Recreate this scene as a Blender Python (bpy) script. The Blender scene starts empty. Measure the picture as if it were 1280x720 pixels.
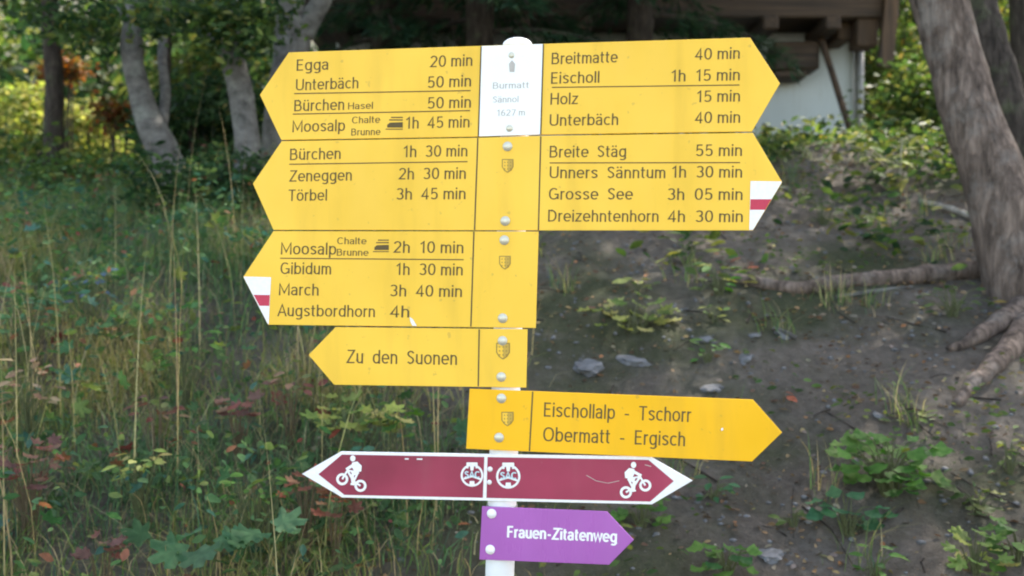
import bpy, bmesh, math, random
import numpy as np
from mathutils import Vector, Matrix, noise

random.seed(7)
rng = np.random.default_rng(7)
R = math.radians
scene = bpy.context.scene
col = scene.collection

# ------------------------------------------------------------------ camera
F = 1250.0                     # focal length in photo pixels (1280 wide)
EYE = Vector((0.0, 0.0, 1.55))
cam_d = bpy.data.cameras.new("camera")
cam = bpy.data.objects.new("camera", cam_d)
col.objects.link(cam)
cam.location = EYE
cam.rotation_euler = (R(90), 0, 0)
cam_d.sensor_width = 36.0
cam_d.lens = 36.0 * F / 1280.0
cam_d.clip_start = 0.05
cam_d.clip_end = 1000
cam_d.dof.use_dof = True
cam_d.dof.focus_distance = 1.6
cam_d.dof.aperture_fstop = 4.5
scene.camera = cam

# ------------------------------------------------------------------ sky, sun, exposure
SUN_EL, SUN_AZ = R(48), R(38)          # azimuth clockwise from +Y: behind the slope, to the right
w = bpy.data.worlds.new("World")
scene.world = w
w.use_nodes = True
nt = w.node_tree
sky = nt.nodes.new("ShaderNodeTexSky")
sky.sky_type = 'NISHITA'
sky.sun_disc = False
sky.sun_elevation = SUN_EL
sky.sun_rotation = SUN_AZ
sky.altitude = 1200
sky.air_density = 1.0
sky.dust_density = 4.0
sky.ozone_density = 0.6
nt.nodes["Background"].inputs["Strength"].default_value = 0.15
tint = nt.nodes.new("ShaderNodeMixRGB")          # warm white balance put into the sky colour
tint.blend_type = 'MULTIPLY'; tint.inputs[0].default_value = 1.0
tint.inputs[2].default_value = (1.16, 1.0, 0.81, 1)
nt.links.new(sky.outputs[0], tint.inputs[1])
nt.links.new(tint.outputs[0], nt.nodes["Background"].inputs["Color"])
sd = bpy.data.lights.new("sun", 'SUN')
sd.energy = 3.2
sd.angle = R(0.53)
sd.color = (1.0, 0.93, 0.82)
sun = bpy.data.objects.new("sun", sd)
col.objects.link(sun)
L = Vector((math.cos(SUN_EL) * math.sin(SUN_AZ), math.cos(SUN_EL) * math.cos(SUN_AZ), math.sin(SUN_EL)))
sun.rotation_euler = L.to_track_quat('Z', 'Y').to_euler()
sun.location = (5, 5, 20)
vs = scene.view_settings
vs.view_transform = 'Standard'
vs.look = 'None'
vs.exposure = 2.6
vs.gamma = 1.0
scene.cycles.max_bounces = 6
scene.cycles.diffuse_bounces = 4
scene.cycles.filter_width = 2.0
scene.cycles.transparent_max_bounces = 4
scene.cycles.caustics_reflective = False
scene.cycles.caustics_refractive = False

# ------------------------------------------------------------------ helpers
def nz(x, y, z=0.0):
    return noise.noise(Vector((x, y, z)))

def tag(o, label=None, cat=None, group=None, kind=None):
    if label: o["label"] = label
    if cat: o["category"] = cat
    if group: o["group"] = group
    if kind: o["kind"] = kind
    return o

def empty(name, loc, label, cat, group=None):
    o = bpy.data.objects.new(name, None)
    o.empty_display_size = 0.1
    o.location = loc
    col.objects.link(o)
    return tag(o, label, cat, group)

def link(name, me, mat=None, parent=None):
    o = bpy.data.objects.new(name, me)
    if mat is not None and not me.materials:
        me.materials.append(mat)
    col.objects.link(o)
    if parent is not None:
        o.parent = parent
        o.matrix_parent_inverse = Matrix.Translation(-parent_loc(parent))
    return o

def parent_loc(p):
    v = Vector(p.location)
    while p.parent is not None:
        p = p.parent
        v = Vector(p.location) if p.type == 'EMPTY' else v
    return v

def mesh_np(name, verts, faces_flat, counts, colors=None, smooth=False):
    """verts (N,3); faces_flat index list; counts verts per face"""
    me = bpy.data.meshes.new(name)
    verts = np.asarray(verts, dtype=np.float32)
    ff = np.asarray(faces_flat, dtype=np.int32)
    ct = np.asarray(counts, dtype=np.int32)
    me.vertices.add(len(verts))
    me.vertices.foreach_set("co", verts.ravel())
    me.loops.add(len(ff))
    me.loops.foreach_set("vertex_index", ff)
    me.polygons.add(len(ct))
    st = np.zeros(len(ct), dtype=np.int32)
    st[1:] = np.cumsum(ct)[:-1]
    me.polygons.foreach_set("loop_start", st)
    me.polygons.foreach_set("loop_total", ct)
    if smooth:
        me.polygons.foreach_set("use_smooth", np.ones(len(ct), dtype=bool))
    if colors is not None:
        ca = me.color_attributes.new("Tint", 'FLOAT_COLOR', 'POINT')
        c4 = np.ones((len(verts), 4), dtype=np.float32)
        c4[:, :3] = colors
        ca.data.foreach_set("color", c4.ravel())
    me.update(calc_edges=True)
    me.validate()
    return me

def bm_mesh(name, bm, smooth=False):
    me = bpy.data.meshes.new(name)
    bmesh.ops.recalc_face_normals(bm, faces=bm.faces)
    bm.to_mesh(me)
    bm.free()
    if smooth:
        for p in me.polygons: p.use_smooth = True
    return me

def add_box(bm, c, s, rot=None):
    """box centre c, full size s"""
    m = Matrix.Translation(Vector(c))
    if rot is not None:
        m = m @ rot
    m = m @ Matrix.Diagonal((s[0], s[1], s[2], 1.0))
    bmesh.ops.create_cube(bm, size=1.0, matrix=m)

def box_obj(name, c, s, mat, parent, rot=None, bevel=0.0):
    bm = bmesh.new()
    add_box(bm, c, s, rot)
    if bevel:
        bmesh.ops.bevel(bm, geom=bm.edges[:], offset=bevel, segments=1, affect='EDGES')
    return link(name, bm_mesh(name, bm), mat, parent)

def catmull(pts, n):
    """smooth resample of [(Vector, radius)]"""
    P = [Vector(p[0]) for p in pts]; Q = [p[1] for p in pts]
    out = []
    k = len(P)
    for i in range(k - 1):
        p0, p1, p2, p3 = P[max(i - 1, 0)], P[i], P[i + 1], P[min(i + 2, k - 1)]
        for j in range(n):
            t = j / n
            v = 0.5 * ((2 * p1) + (p2 - p0) * t + (2 * p0 - 5 * p1 + 4 * p2 - p3) * t * t + (3 * p1 - p0 - 3 * p2 + p3) * t ** 3)
            out.append((v, Q[i] + (Q[i + 1] - Q[i]) * t))
    out.append((P[-1], Q[-1]))
    return out

def tube(pts, sides=14, rough=0.0, seed=0.0, freq=6.0, bm=None, cap=True):
    """tapered tube through [(pos, radius)], surface broken up by noise"""
    bm = bm or bmesh.new()
    rings = []
    n = len(pts)
    ref = Vector((0.31, 0.2, 0.93))
    for i, (p, r) in enumerate(pts):
        a = pts[max(i - 1, 0)][0]; b = pts[min(i + 1, n - 1)][0]
        d = (b - a).normalized()
        if abs(d.dot(ref)) > 0.97:
            ref = Vector((0.9, 0.3, 0.1))
        u = d.cross(ref).normalized(); v = d.cross(u)
        ring = []
        for k in range(sides):
            an = 2 * math.pi * k / sides
            dv = u * math.cos(an) + v * math.sin(an)
            rr = r
            if rough:
                q = p * freq + dv * (freq * r) + Vector((seed, seed * 1.7, 0))
                rr = r * (1 + rough * noise.noise(q) + rough * 0.5 * noise.noise(q * 2.7))
            ring.append(bm.verts.new(p + dv * rr))
        rings.append(ring)
    for a, b in zip(rings, rings[1:]):
        for k in range(sides):
            bm.faces.new((a[k], a[(k + 1) % sides], b[(k + 1) % sides], b[k]))
    if cap:
        bm.faces.new(rings[0][::-1]); bm.faces.new(rings[-1])
    return bm

# ------------------------------------------------------------------ materials
def new_mat(name):
    m = bpy.data.materials.new(name)
    m.use_nodes = True
    n = m.node_tree
    return m, n, n.nodes["Principled BSDF"]

def N(n, t, **kw):
    x = n.nodes.new(t)
    for k, v in kw.items():
        if k in x.inputs: x.inputs[k].default_value = v
        else: setattr(x, k, v)
    return x

def ramp(n, stops):
    r = n.nodes.new("ShaderNodeValToRGB")
    e = r.color_ramp.elements
    while len(e) < len(stops): e.new(0.5)
    for i, (p, c) in enumerate(stops):
        e[i].position = p; e[i].color = (*c, 1) if len(c) == 3 else c
    return r

def paint(name, c, rough=0.35, var=0.08, scale=9.0, dirt=0.25, dirtcol=(0.16, 0.12, 0.07), spec=0.5):
    """sheet-metal paint with slight fading, specks and streaky dirt"""
    m, n, b = new_mat(name)
    tc = N(n, "ShaderNodeTexCoord")
    n1 = N(n, "ShaderNodeTexNoise", Scale=scale, Detail=4.0)
    n2 = N(n, "ShaderNodeTexNoise", Scale=scale * 14, Detail=3.0)
    mp = N(n, "ShaderNodeMapping"); mp.inputs["Scale"].default_value = (26, 26, 4)
    n3 = N(n, "ShaderNodeTexNoise", Scale=1.0, Detail=5.0)
    n.links.new(tc.outputs["Object"], n1.inputs["Vector"])
    n.links.new(tc.outputs["Object"], n2.inputs["Vector"])
    n.links.new(tc.outputs["Object"], mp.inputs["Vector"])
    n.links.new(mp.outputs[0], n3.inputs["Vector"])
    c0 = tuple(x * (1 - var) for x in c); c1 = tuple(min(1, x * (1 + var) + 0.01) for x in c)
    r1 = ramp(n, [(0.3, c0), (0.7, c1)])
    n.links.new(n1.outputs[0], r1.inputs[0])
    mx = N(n, "ShaderNodeMixRGB"); mx.inputs[2].default_value = (*dirtcol, 1)
    r2 = ramp(n, [(0.52, (0, 0, 0)), (0.8, (dirt,) * 3)])
    n.links.new(n3.outputs[0], r2.inputs[0])
    n.links.new(r2.outputs[0], mx.inputs[0])
    n.links.new(r1.outputs[0], mx.inputs[1])
    mx2 = N(n, "ShaderNodeMixRGB"); mx2.inputs[2].default_value = (*dirtcol, 1)
    r3 = ramp(n, [(0.68, (0, 0, 0)), (0.74, (dirt * 1.6,) * 3)])
    n.links.new(n2.outputs[0], r3.inputs[0])
    n.links.new(r3.outputs[0], mx2.inputs[0])
    n.links.new(mx.outputs[0], mx2.inputs[1])
    n.links.new(mx2.outputs[0], b.inputs["Base Color"])
    rr = ramp(n, [(0.3, (rough * 0.8,) * 3), (0.7, (min(1, rough * 1.35),) * 3)])
    n.links.new(n3.outputs[0], rr.inputs[0])
    n.links.new(rr.outputs[0], b.inputs["Roughness"])
    b.inputs["Specular IOR Level"].default_value = spec
    bp = N(n, "ShaderNodeBump", Strength=0.05, Distance=0.002)
    n.links.new(n1.outputs[0], bp.inputs["Height"])
    n.links.new(bp.outputs[0], b.inputs["Normal"])
    return m

def plain(name, c, rough=0.6, metal=0.0, spec=0.4, var=0.06):
    m, n, b = new_mat(name)
    tc = N(n, "ShaderNodeTexCoord")
    n1 = N(n, "ShaderNodeTexNoise", Scale=180.0, Detail=3.0)
    n.links.new(tc.outputs["Object"], n1.inputs["Vector"])
    r1 = ramp(n, [(0.25, tuple(x * (1 - var) for x in c)), (0.75, tuple(min(1, x * (1 + var)) for x in c))])
    n.links.new(n1.outputs[0], r1.inputs[0])
    n.links.new(r1.outputs[0], b.inputs["Base Color"])
    b.inputs["Roughness"].default_value = rough
    b.inputs["Metallic"].default_value = metal
    b.inputs["Specular IOR Level"].default_value = spec
    return m

def leaf_mat(name, transl=0.35, rough=0.62, spec=0.14):
    """colour comes from each leaf's own colour (attribute Tint); light passes through"""
    m, n, b = new_mat(name)
    at = N(n, "ShaderNodeVertexColor", layer_name="Tint")
    tc = N(n, "ShaderNodeTexCoord")
    n1 = N(n, "ShaderNodeTexNoise", Scale=60.0, Detail=3.0)
    n.links.new(tc.outputs["Object"], n1.inputs["Vector"])
    r1 = ramp(n, [(0.3, (0.7, 0.72, 0.7)), (0.7, (1.2, 1.15, 1.1))])
    n.links.new(n1.outputs[0], r1.inputs[0])
    mx = N(n, "ShaderNodeMixRGB", blend_type='MULTIPLY'); mx.inputs[0].default_value = 1
    n.links.new(at.outputs[0], mx.inputs[1]); n.links.new(r1.outputs[0], mx.inputs[2])
    n.links.new(mx.outputs[0], b.inputs["Base Color"])
    b.inputs["Roughness"].default_value = rough
    b.inputs["Specular IOR Level"].default_value = spec
    tr = N(n, "ShaderNodeBsdfTranslucent")
    hs = N(n, "ShaderNodeHueSaturation", Saturation=1.15, Value=1.6)
    n.links.new(mx.outputs[0], hs.inputs["Color"])
    n.links.new(hs.outputs[0], tr.inputs["Color"])
    ms = N(n, "ShaderNodeMixShader"); ms.inputs[0].default_value = transl
    n.links.new(b.outputs[0], ms.inputs[1]); n.links.new(tr.outputs[0], ms.inputs[2])
    n.links.new(ms.outputs[0], n.nodes["Material Output"].inputs["Surface"])
    return m

def bark_mat(name, dark, light, lichen=(0.25, 0.27, 0.22), lich=0.35, scale=(22, 22, 5), crack=0.45):
    m, n, b = new_mat(name)
    tc = N(n, "ShaderNodeTexCoord")
    mp = N(n, "ShaderNodeMapping"); mp.inputs["Scale"].default_value = scale
    n.links.new(tc.outputs["Object"], mp.inputs["Vector"])
    n1 = N(n, "ShaderNodeTexNoise", Scale=1.6, Detail=7.0, Roughness=0.65)
    n.links.new(mp.outputs[0], n1.inputs["Vector"])
    v1 = N(n, "ShaderNodeTexVoronoi", Scale=1.5, feature='DISTANCE_TO_EDGE')
    wz = N(n, "ShaderNodeMixRGB", blend_type='ADD'); wz.inputs[0].default_value = 1.6
    n.links.new(mp.outputs[0], wz.inputs[1]); n.links.new(n1.outputs["Color"], wz.inputs[2])
    n.links.new(wz.outputs[0], v1.inputs["Vector"])
    r1 = ramp(n, [(0.32, dark), (0.68, light)])
    n.links.new(n1.outputs[0], r1.inputs[0])
    rv = ramp(n, [(0.0, (0.35,) * 3), (0.16, (1,) * 3)])
    n.links.new(v1.outputs[0], rv.inputs[0])
    mx = N(n, "ShaderNodeMixRGB", blend_type='MULTIPLY'); mx.inputs[0].default_value = crack
    n.links.new(r1.outputs[0], mx.inputs[1]); n.links.new(rv.outputs[0], mx.inputs[2])
    n2 = N(n, "ShaderNodeTexNoise", Scale=7.0, Detail=6.0, Roughness=0.7)
    n.links.new(tc.outputs["Object"], n2.inputs["Vector"])
    r2 = ramp(n, [(0.52, (0,) * 3), (0.66, (lich,) * 3)])
    n.links.new(n2.outputs[0], r2.inputs[0])
    m2 = N(n, "ShaderNodeMixRGB"); m2.inputs[2].default_value = (*lichen, 1)
    n.links.new(r2.outputs[0], m2.inputs[0]); n.links.new(mx.outputs[0], m2.inputs[1])
    n.links.new(m2.outputs[0], b.inputs["Base Color"])
    b.inputs["Roughness"].default_value = 0.9
    b.inputs["Specular IOR Level"].default_value = 0.15
    ad = N(n, "ShaderNodeMath", operation='MULTIPLY_ADD'); ad.inputs[1].default_value = crack
    n.links.new(rv.outputs[0], ad.inputs[0]); n.links.new(n1.outputs[0], ad.inputs[2])
    bp = N(n, "ShaderNodeBump", Strength=0.9, Distance=0.015)
    n.links.new(ad.outputs[0], bp.inputs["Height"])
    n.links.new(bp.outputs[0], b.inputs["Normal"])
    return m

def wood_mat(name, dark, light, axis=0, scale=3.0):
    m, n, b = new_mat(name)
    tc = N(n, "ShaderNodeTexCoord")
    mp = N(n, "ShaderNodeMapping")
    s = [30, 30, 30]; s[axis] = 1.2
    mp.inputs["Scale"].default_value = s
    n.links.new(tc.outputs["Object"], mp.inputs["Vector"])
    n1 = N(n, "ShaderNodeTexNoise", Scale=scale / 3, Detail=6.0, Roughness=0.6)
    n.links.new(mp.outputs[0], n1.inputs["Vector"])
    n2 = N(n, "ShaderNodeTexNoise", Scale=1.4, Detail=3.0)
    n.links.new(tc.outputs["Object"], n2.inputs["Vector"])
    r1 = ramp(n, [(0.3, dark), (0.7, light)])
    n.links.new(n1.outputs[0], r1.inputs[0])
    r2 = ramp(n, [(0.3, (0.6,) * 3), (0.7, (1.2,) * 3)])
    n.links.new(n2.outputs[0], r2.inputs[0])
    mx = N(n, "ShaderNodeMixRGB", blend_type='MULTIPLY'); mx.inputs[0].default_value = 1
    n.links.new(r1.outputs[0], mx.inputs[1]); n.links.new(r2.outputs[0], mx.inputs[2])
    n.links.new(mx.outputs[0], b.inputs["Base Color"])
    b.inputs["Roughness"].default_value = 0.8
    bp = N(n, "ShaderNodeBump", Strength=0.5, Distance=0.01)
    n.links.new(n1.outputs[0], bp.inputs["Height"])
    n.links.new(bp.outputs[0], b.inputs["Normal"])
    return m

def soil_mat():
    m, n, b = new_mat("soil")
    tc = N(n, "ShaderNodeTexCoord")
    def noi(s, d=6.0, r=0.6):
        x = N(n, "ShaderNodeTexNoise", Scale=s, Detail=d, Roughness=r)
        n.links.new(tc.outputs["Object"], x.inputs["Vector"]); return x
    a = noi(2.2); c = noi(28, 6, 0.75); g = noi(1.3, 5); f = noi(110, 4, 0.8)
    r1 = ramp(n, [(0.28, (0.058, 0.050, 0.041)), (0.5, (0.145, 0.125, 0.105)), (0.74, (0.26, 0.232, 0.20))])
    mxa = N(n, "ShaderNodeMixRGB"); mxa.inputs[0].default_value = 0.6
    n.links.new(a.outputs[0], mxa.inputs[1]); n.links.new(c.outputs[0], mxa.inputs[2])
    n.links.new(mxa.outputs[0], r1.inputs[0])
    # moss and short ground cover
    r2 = ramp(n, [(0.46, (0,) * 3), (0.62, (0.75,) * 3)])
    n.links.new(g.outputs[0], r2.inputs[0])
    r3 = ramp(n, [(0.3, (0.022, 0.034, 0.014)), (0.7, (0.075, 0.095, 0.032))])
    n.links.new(f.outputs[0], r3.inputs[0])
    m1 = N(n, "ShaderNodeMixRGB")
    n.links.new(r2.outputs[0], m1.inputs[0]); n.links.new(r1.outputs[0], m1.inputs[1]); n.links.new(r3.outputs[0], m1.inputs[2])
    # pale grit and bits of dead leaf
    v = N(n, "ShaderNodeTexVoronoi", Scale=55.0)
    n.links.new(tc.outputs["Object"], v.inputs["Vector"])
    rv = ramp(n, [(0.10, (1,) * 3), (0.16, (0,) * 3)])
    n.links.new(v.outputs["Distance"], rv.inputs[0])
    sep = N(n, "ShaderNodeSeparateColor")
    n.links.new(v.outputs["Color"], sep.inputs[0])
    th = N(n, "ShaderNodeMath", operation='GREATER_THAN'); th.inputs[1].default_value = 0.62
    n.links.new(sep.outputs[0], th.inputs[0])
    mu = N(n, "ShaderNodeMath", operation='MULTIPLY')
    n.links.new(rv.outputs[0], mu.inputs[0]); n.links.new(th.outputs[0], mu.inputs[1])
    rc = ramp(n, [(0.0, (0.24, 0.22, 0.2)), (0.6, (0.17, 0.10, 0.05)), (1.0, (0.3, 0.28, 0.24))])
    n.links.new(sep.outputs[1], rc.inputs[0])
    m2 = N(n, "ShaderNodeMixRGB")
    n.links.new(mu.outputs[0], m2.inputs[0]); n.links.new(m1.outputs[0], m2.inputs[1]); n.links.new(rc.outputs[0], m2.inputs[2])
    n.links.new(m2.outputs[0], b.inputs["Base Color"])
    b.inputs["Roughness"].default_value = 0.95
    b.inputs["Specular IOR Level"].default_value = 0.15
    ad = N(n, "ShaderNodeMath", operation='ADD')
    n.links.new(c.outputs[0], ad.inputs[0]); n.links.new(f.outputs[0], ad.inputs[1])
    bp = N(n, "ShaderNodeBump", Strength=0.9, Distance=0.04)
    n.links.new(ad.outputs[0], bp.inputs["Height"])
    n.links.new(bp.outputs[0], b.inputs["Normal"])
    return m

M_YELLOW = paint("faded_yellow_paint", (0.86, 0.515, 0.042), 0.42, 0.05, 6, 0.16, spec=0.3)
M_GOLD = paint("deep_yellow_paint", (0.86, 0.45, 0.006), 0.42, 0.05, 6, 0.16, spec=0.22)
M_WHITE = paint("white_paint", (0.84, 0.84, 0.82), 0.38, 0.03, 7, 0.06, (0.4, 0.38, 0.33))
M_MAROON = paint("maroon_paint", (0.30, 0.022, 0.068), 0.2, 0.25, 5, 0.06, (0.3, 0.2, 0.18), spec=0.7)
M_PURPLE = paint("purple_paint", (0.36, 0.10, 0.39), 0.28, 0.08, 7, 0.05, (0.3, 0.2, 0.3))
M_RED = plain("red_marking", (0.50, 0.03, 0.07), 0.5)
M_WMARK = plain("white_marking", (0.82, 0.80, 0.80), 0.5)
M_INK = plain("dark_lettering", (0.12, 0.085, 0.036), 0.7, 0, 0.2)
M_FAINT = plain("faded_grey_lettering", (0.45, 0.41, 0.37), 0.7)
M_SEAM = plain("dark_seam", (0.10, 0.07, 0.03), 0.7)
M_BOLT = plain("pale_bolt_metal", (0.62, 0.58, 0.46), 0.4, 0.3)
M_POST = paint("pale_post_paint", (0.70, 0.70, 0.70), 0.45, 0.07, 12, 0.2, (0.35, 0.34, 0.31))
M_CRESTINK = plain("faded_crest_ink", (0.30, 0.19, 0.04), 0.6)
M_CRESTBG = plain("crest_grey", (0.52, 0.33, 0.05), 0.6)
M_EMBL = plain("emblem_pale_blue", (0.50, 0.62, 0.68), 0.5)
M_SOIL = soil_mat()
M_LEAF = leaf_mat("leaf")
M_GRASS = leaf_mat("grass_blade", 0.3, 0.55, 0.25)
M_LITTER = leaf_mat("dead_leaf", 0.1, 0.8, 0.1)
M_BARK_PINE = bark_mat("rough_brown_bark", (0.045, 0.033, 0.026), (0.21, 0.158, 0.128), (0.24, 0.22, 0.2), 0.4, (18, 18, 4), 0.42)
M_BARK_GREY = bark_mat("smooth_grey_bark", (0.045, 0.042, 0.038), (0.15, 0.14, 0.128), (0.20, 0.205, 0.18), 0.6, (9, 9, 12), 0.0)
M_BARK_DARK = bark_mat("dark_bark", (0.02, 0.016, 0.013), (0.075, 0.06, 0.05), (0.1, 0.12, 0.06), 0.4)
M_STEM = plain("green_stem", (0.07, 0.08, 0.03), 0.7)
M_REDSTEM = plain("reddish_stem", (0.09, 0.065, 0.035), 0.7)
M_WOOD = wood_mat("weathered_brown_timber", (0.02, 0.013, 0.009), (0.09, 0.054, 0.033), 0)
M_WOODV = wood_mat("weathered_brown_upright", (0.02, 0.013, 0.009), (0.13, 0.075, 0.042), 2)
M_WOODY = wood_mat("weathered_brown_joist", (0.02, 0.013, 0.009), (0.09, 0.054, 0.033), 1)
M_RENDER = paint("white_render", (0.46, 0.50, 0.51), 0.9, 0.06, 1.8, 0.25, (0.33, 0.33, 0.3), 0.1)
M_PIPE = plain("grey_pipe", (0.22, 0.22, 0.21), 0.5, 0.3)
M_SLATE = plain("grey_stone_slab", (0.15, 0.15, 0.15), 0.85)
M_GLASS = plain("dark_window_glass", (0.02, 0.025, 0.03), 0.08, 0, 0.6)

def stone_mat():
    m, n, b = new_mat("grey_stone")
    tc = N(n, "ShaderNodeTexCoord")
    n1 = N(n, "ShaderNodeTexNoise", Scale=22.0, Detail=7.0, Roughness=0.7)
    n.links.new(tc.outputs["Object"], n1.inputs["Vector"])
    r = ramp(n, [(0.3, (0.05, 0.05, 0.052)), (0.7, (0.15, 0.152, 0.158))])
    n.links.new(n1.outputs[0], r.inputs[0])
    n.links.new(r.outputs[0], b.inputs["Base Color"])
    b.inputs["Roughness"].default_value = 0.85
    bp = N(n, "ShaderNodeBump", Strength=0.6, Distance=0.01)
    n.links.new(n1.outputs[0], bp.inputs["Height"]); n.links.new(bp.outputs[0], b.inputs["Normal"])
    return m
M_STONE = stone_mat()

# ------------------------------------------------------------------ terrain
KY = [-400, -60, -12, -3, 0.0, 0.8, 1.6, 2.3, 3.75, 6.0, 8.0, 10.0, 14.0, 25.0, 60.0, 150.0, 400.0]
KR = [-60, -14, -2.6, -0.35, 0.0, 0.06, 0.42, 0.85, 1.55, 2.40, 2.56, 2.82, 3.6, 6.0, 20.0, 62.0, 150.0]
KL = [-60, -14, -2.6, -0.35, 0.0, 0.06, 0.42, 0.85, 1.50, 2.15, 2.10, 2.00, 2.10, 3.6, 17.0, 60.0, 150.0]
def sstep(a, b, x):
    t = min(1, max(0, (x - a) / (b - a))); return t * t * (3 - 2 * t)
def h(x, y):
    t = sstep(-0.4, -2.6, x)
    z = np.interp(y, KY, KR) * (1 - t) + np.interp(y, KY, KL) * t
    k = sstep(0.7, 1.8, abs(y - 0.1)) if y < 1.9 else 1.0
    z += k * (0.10 * nz(x * 0.55 + 3, y * 0.55) + 0.045 * nz(x * 1.9, y * 1.9, 3.3) + 0.018 * nz(x * 5.5, y * 5.5, 1.2))
    z += k * (0.010 * nz(x * 9, y * 9, 5) + 0.007 * nz(x * 17, y * 17, 8))
    return float(z)

def axis(fine0, fine1, step, far0, far1, g=1.22):
    a = list(np.arange(fine0, fine1, step))
    s = step; v = a[0]; lo = []
    while v > far0: s *= g; v -= s; lo.append(v)
    s = step; v = a[-1]; hi = []
    while v < far1: s *= g; v += s; hi.append(v)
    return lo[::-1] + a + hi
AX = axis(-3.2, 3.2, 0.025, -300, 300, 1.2); AY = axis(1.4, 6.6, 0.025, -300, 350, 1.2)
V = np.array([[x, y, h(x, y)] for y in AY for x in AX], dtype=np.float32)
nx, ny = len(AX), len(AY)
I = np.arange(nx * ny).reshape(ny, nx)
Q = np.stack([I[:-1, :-1], I[:-1, 1:], I[1:, 1:], I[1:, :-1]], -1).reshape(-1, 4)
g = link("ground", mesh_np("ground", V, Q.ravel(), np.full(len(Q), 4), smooth=True), M_SOIL)
tag(g, "dark bare earth bank rising behind the signpost", "ground", kind="structure")

def ray(px, py):
    return Vector(((px - 640) / F, 1.0, (360 - py) / F))
def at(px, py, Y):
    return EYE + ray(px, py) * Y
def on_ground(px, py):
    """where the line of sight through a point of the photo meets the bank"""
    d = ray(px, py); Y = 1.5
    while Y < 60:
        p = EYE + d * Y
        if p.z <= h(p.x, p.y): break
        Y += 0.01 if Y < 8 else 0.1
    return Vector((p.x, p.y, h(p.x, p.y)))

# ------------------------------------------------------------------ leaves
def T_oval():
    v = np.array([(0, 0, 0), (-.17, .22, .05), (-.24, .5, .06), (-.14, .8, .03), (0, 1, -.04), (.14, .8, .03), (.24, .5, .06), (.17, .22, .05), (0, .5, 0)], float)
    f = [(0, 1, 8), (1, 2, 8), (2, 3, 8), (3, 4, 8), (4, 5, 8), (5, 6, 8), (6, 7, 8), (7, 0, 8)]
    return v, f
def T_diamond():
    v = np.array([(0, 0, 0), (-.26, .45, .05), (0, 1, 0), (.26, .45, .05)], float)
    return v, [(0, 1, 2), (0, 2, 3)]
def T_needle():
    v = np.array([(0, 0, 0), (-.09, .3, .0), (0, 1, -.05), (.09, .3, .0)], float)
    return v, [(0, 1, 2), (0, 2, 3)]
def T_lobed(nl=5, depth=0.45, spread=250):
    pts = [(0, 0, 0)]
    a0 = -spread / 2
    k = nl * 4
    for i in range(k + 1):
        a = R(a0 + spread * i / k)
        ph = (i % 4)
        ln = {0: 1 - depth, 1: 0.86, 2: 1.0, 3: 0.86}[ph]
        ln *= 0.62 + 0.38 * math.cos(a * 0.75)
        pts.append((math.sin(a) * ln * 0.62, 0.32 + math.cos(a) * ln * 0.66, 0.07 * (1 if ph == 2 else -0.6) + 0.05 * abs(math.sin(a))))
    c = len(pts); pts.append((0, .32, 0))
    f = [(c, i, i + 1) for i in range(1, c - 1)] + [(c, 0, 1), (c, c - 1, 0)]
    return np.array(pts, float), f

def leaf_arrays(pos, dirs, ups, size, cols, templ):
    tv, tf = templ
    pos = np.asarray(pos, float); dirs = np.asarray(dirs, float); ups = np.asarray(ups, float)
    dirs = dirs / (np.linalg.norm(dirs, axis=1, keepdims=True) + 1e-9)
    side = np.cross(dirs, ups); side /= (np.linalg.norm(side, axis=1, keepdims=True) + 1e-9)
    nrm = np.cross(side, dirs)
    n = len(pos); k = len(tv)
    s = np.asarray(size, float).reshape(-1, 1, 1)
    v = pos[:, None, :] + s * (tv[None, :, 0:1] * side[:, None, :] + tv[None, :, 1:2] * dirs[:, None, :] + tv[None, :, 2:3] * nrm[:, None, :])
    f = (np.array(tf)[None] + (np.arange(n) * k)[:, None, None]).reshape(-1)
    return v.reshape(-1, 3), f, np.full(n * len(tf), 3), np.repeat(np.asarray(cols, float), k, axis=0)

def leaf_mesh(name, *a):
    v, f, c, cc = leaf_arrays(*a)
    return mesh_np(name, v, f, c, cc)

def rand_dirs(n, zlo=-1.0, zhi=1.0):
    a = rng.uniform(0, 2 * np.pi, n); z = rng.uniform(zlo, zhi, n)
    r = np.sqrt(np.maximum(0, 1 - z * z))
    return np.stack([r * np.cos(a), r * np.sin(a), z], 1)

def pick(n, palette, var=0.25):
    """palette: list of (weight, rgb)"""
    wts = np.array([p[0] for p in palette], float); wts /= wts.sum()
    c = np.array([p[1] for p in palette], float)[rng.choice(len(palette), n, p=wts)]
    return np.clip(c * rng.uniform(1 - var, 1 + var, (n, 1)) * rng.uniform(0.92, 1.08, (n, 3)), 0.002, 1)

PAL_DARK = [(5, (0.018, 0.04, 0.016)), (4, (0.03, 0.06, 0.022)), (2, (0.05, 0.085, 0.028)), (0.4, (0.12, 0.10, 0.03))]
PAL_MID = [(4, (0.045, 0.08, 0.025)), (4, (0.07, 0.11, 0.03)), (2, (0.11, 0.13, 0.035)), (0.2, (0.2, 0.16, 0.05))]
PAL_YEL = [(3, (0.10, 0.14, 0.035)), (3, (0.16, 0.18, 0.05)), (2, (0.06, 0.1, 0.025)), (0.3, (0.26, 0.2, 0.05))]
PAL_PALE = [(3, (0.24, 0.27, 0.07)), (2, (0.32, 0.31, 0.11)), (2, (0.13, 0.19, 0.05))]
PAL_ORANGE = [(3, (0.18, 0.07, 0.025)), (2, (0.15, 0.09, 0.03)), (3, (0.08, 0.08, 0.028)), (1.5, (0.13, 0.045, 0.025))]
PAL_CONIF = [(5, (0.022, 0.055, 0.03)), (4, (0.036, 0.08, 0.042)), (2, (0.06, 0.10, 0.05))]

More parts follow.
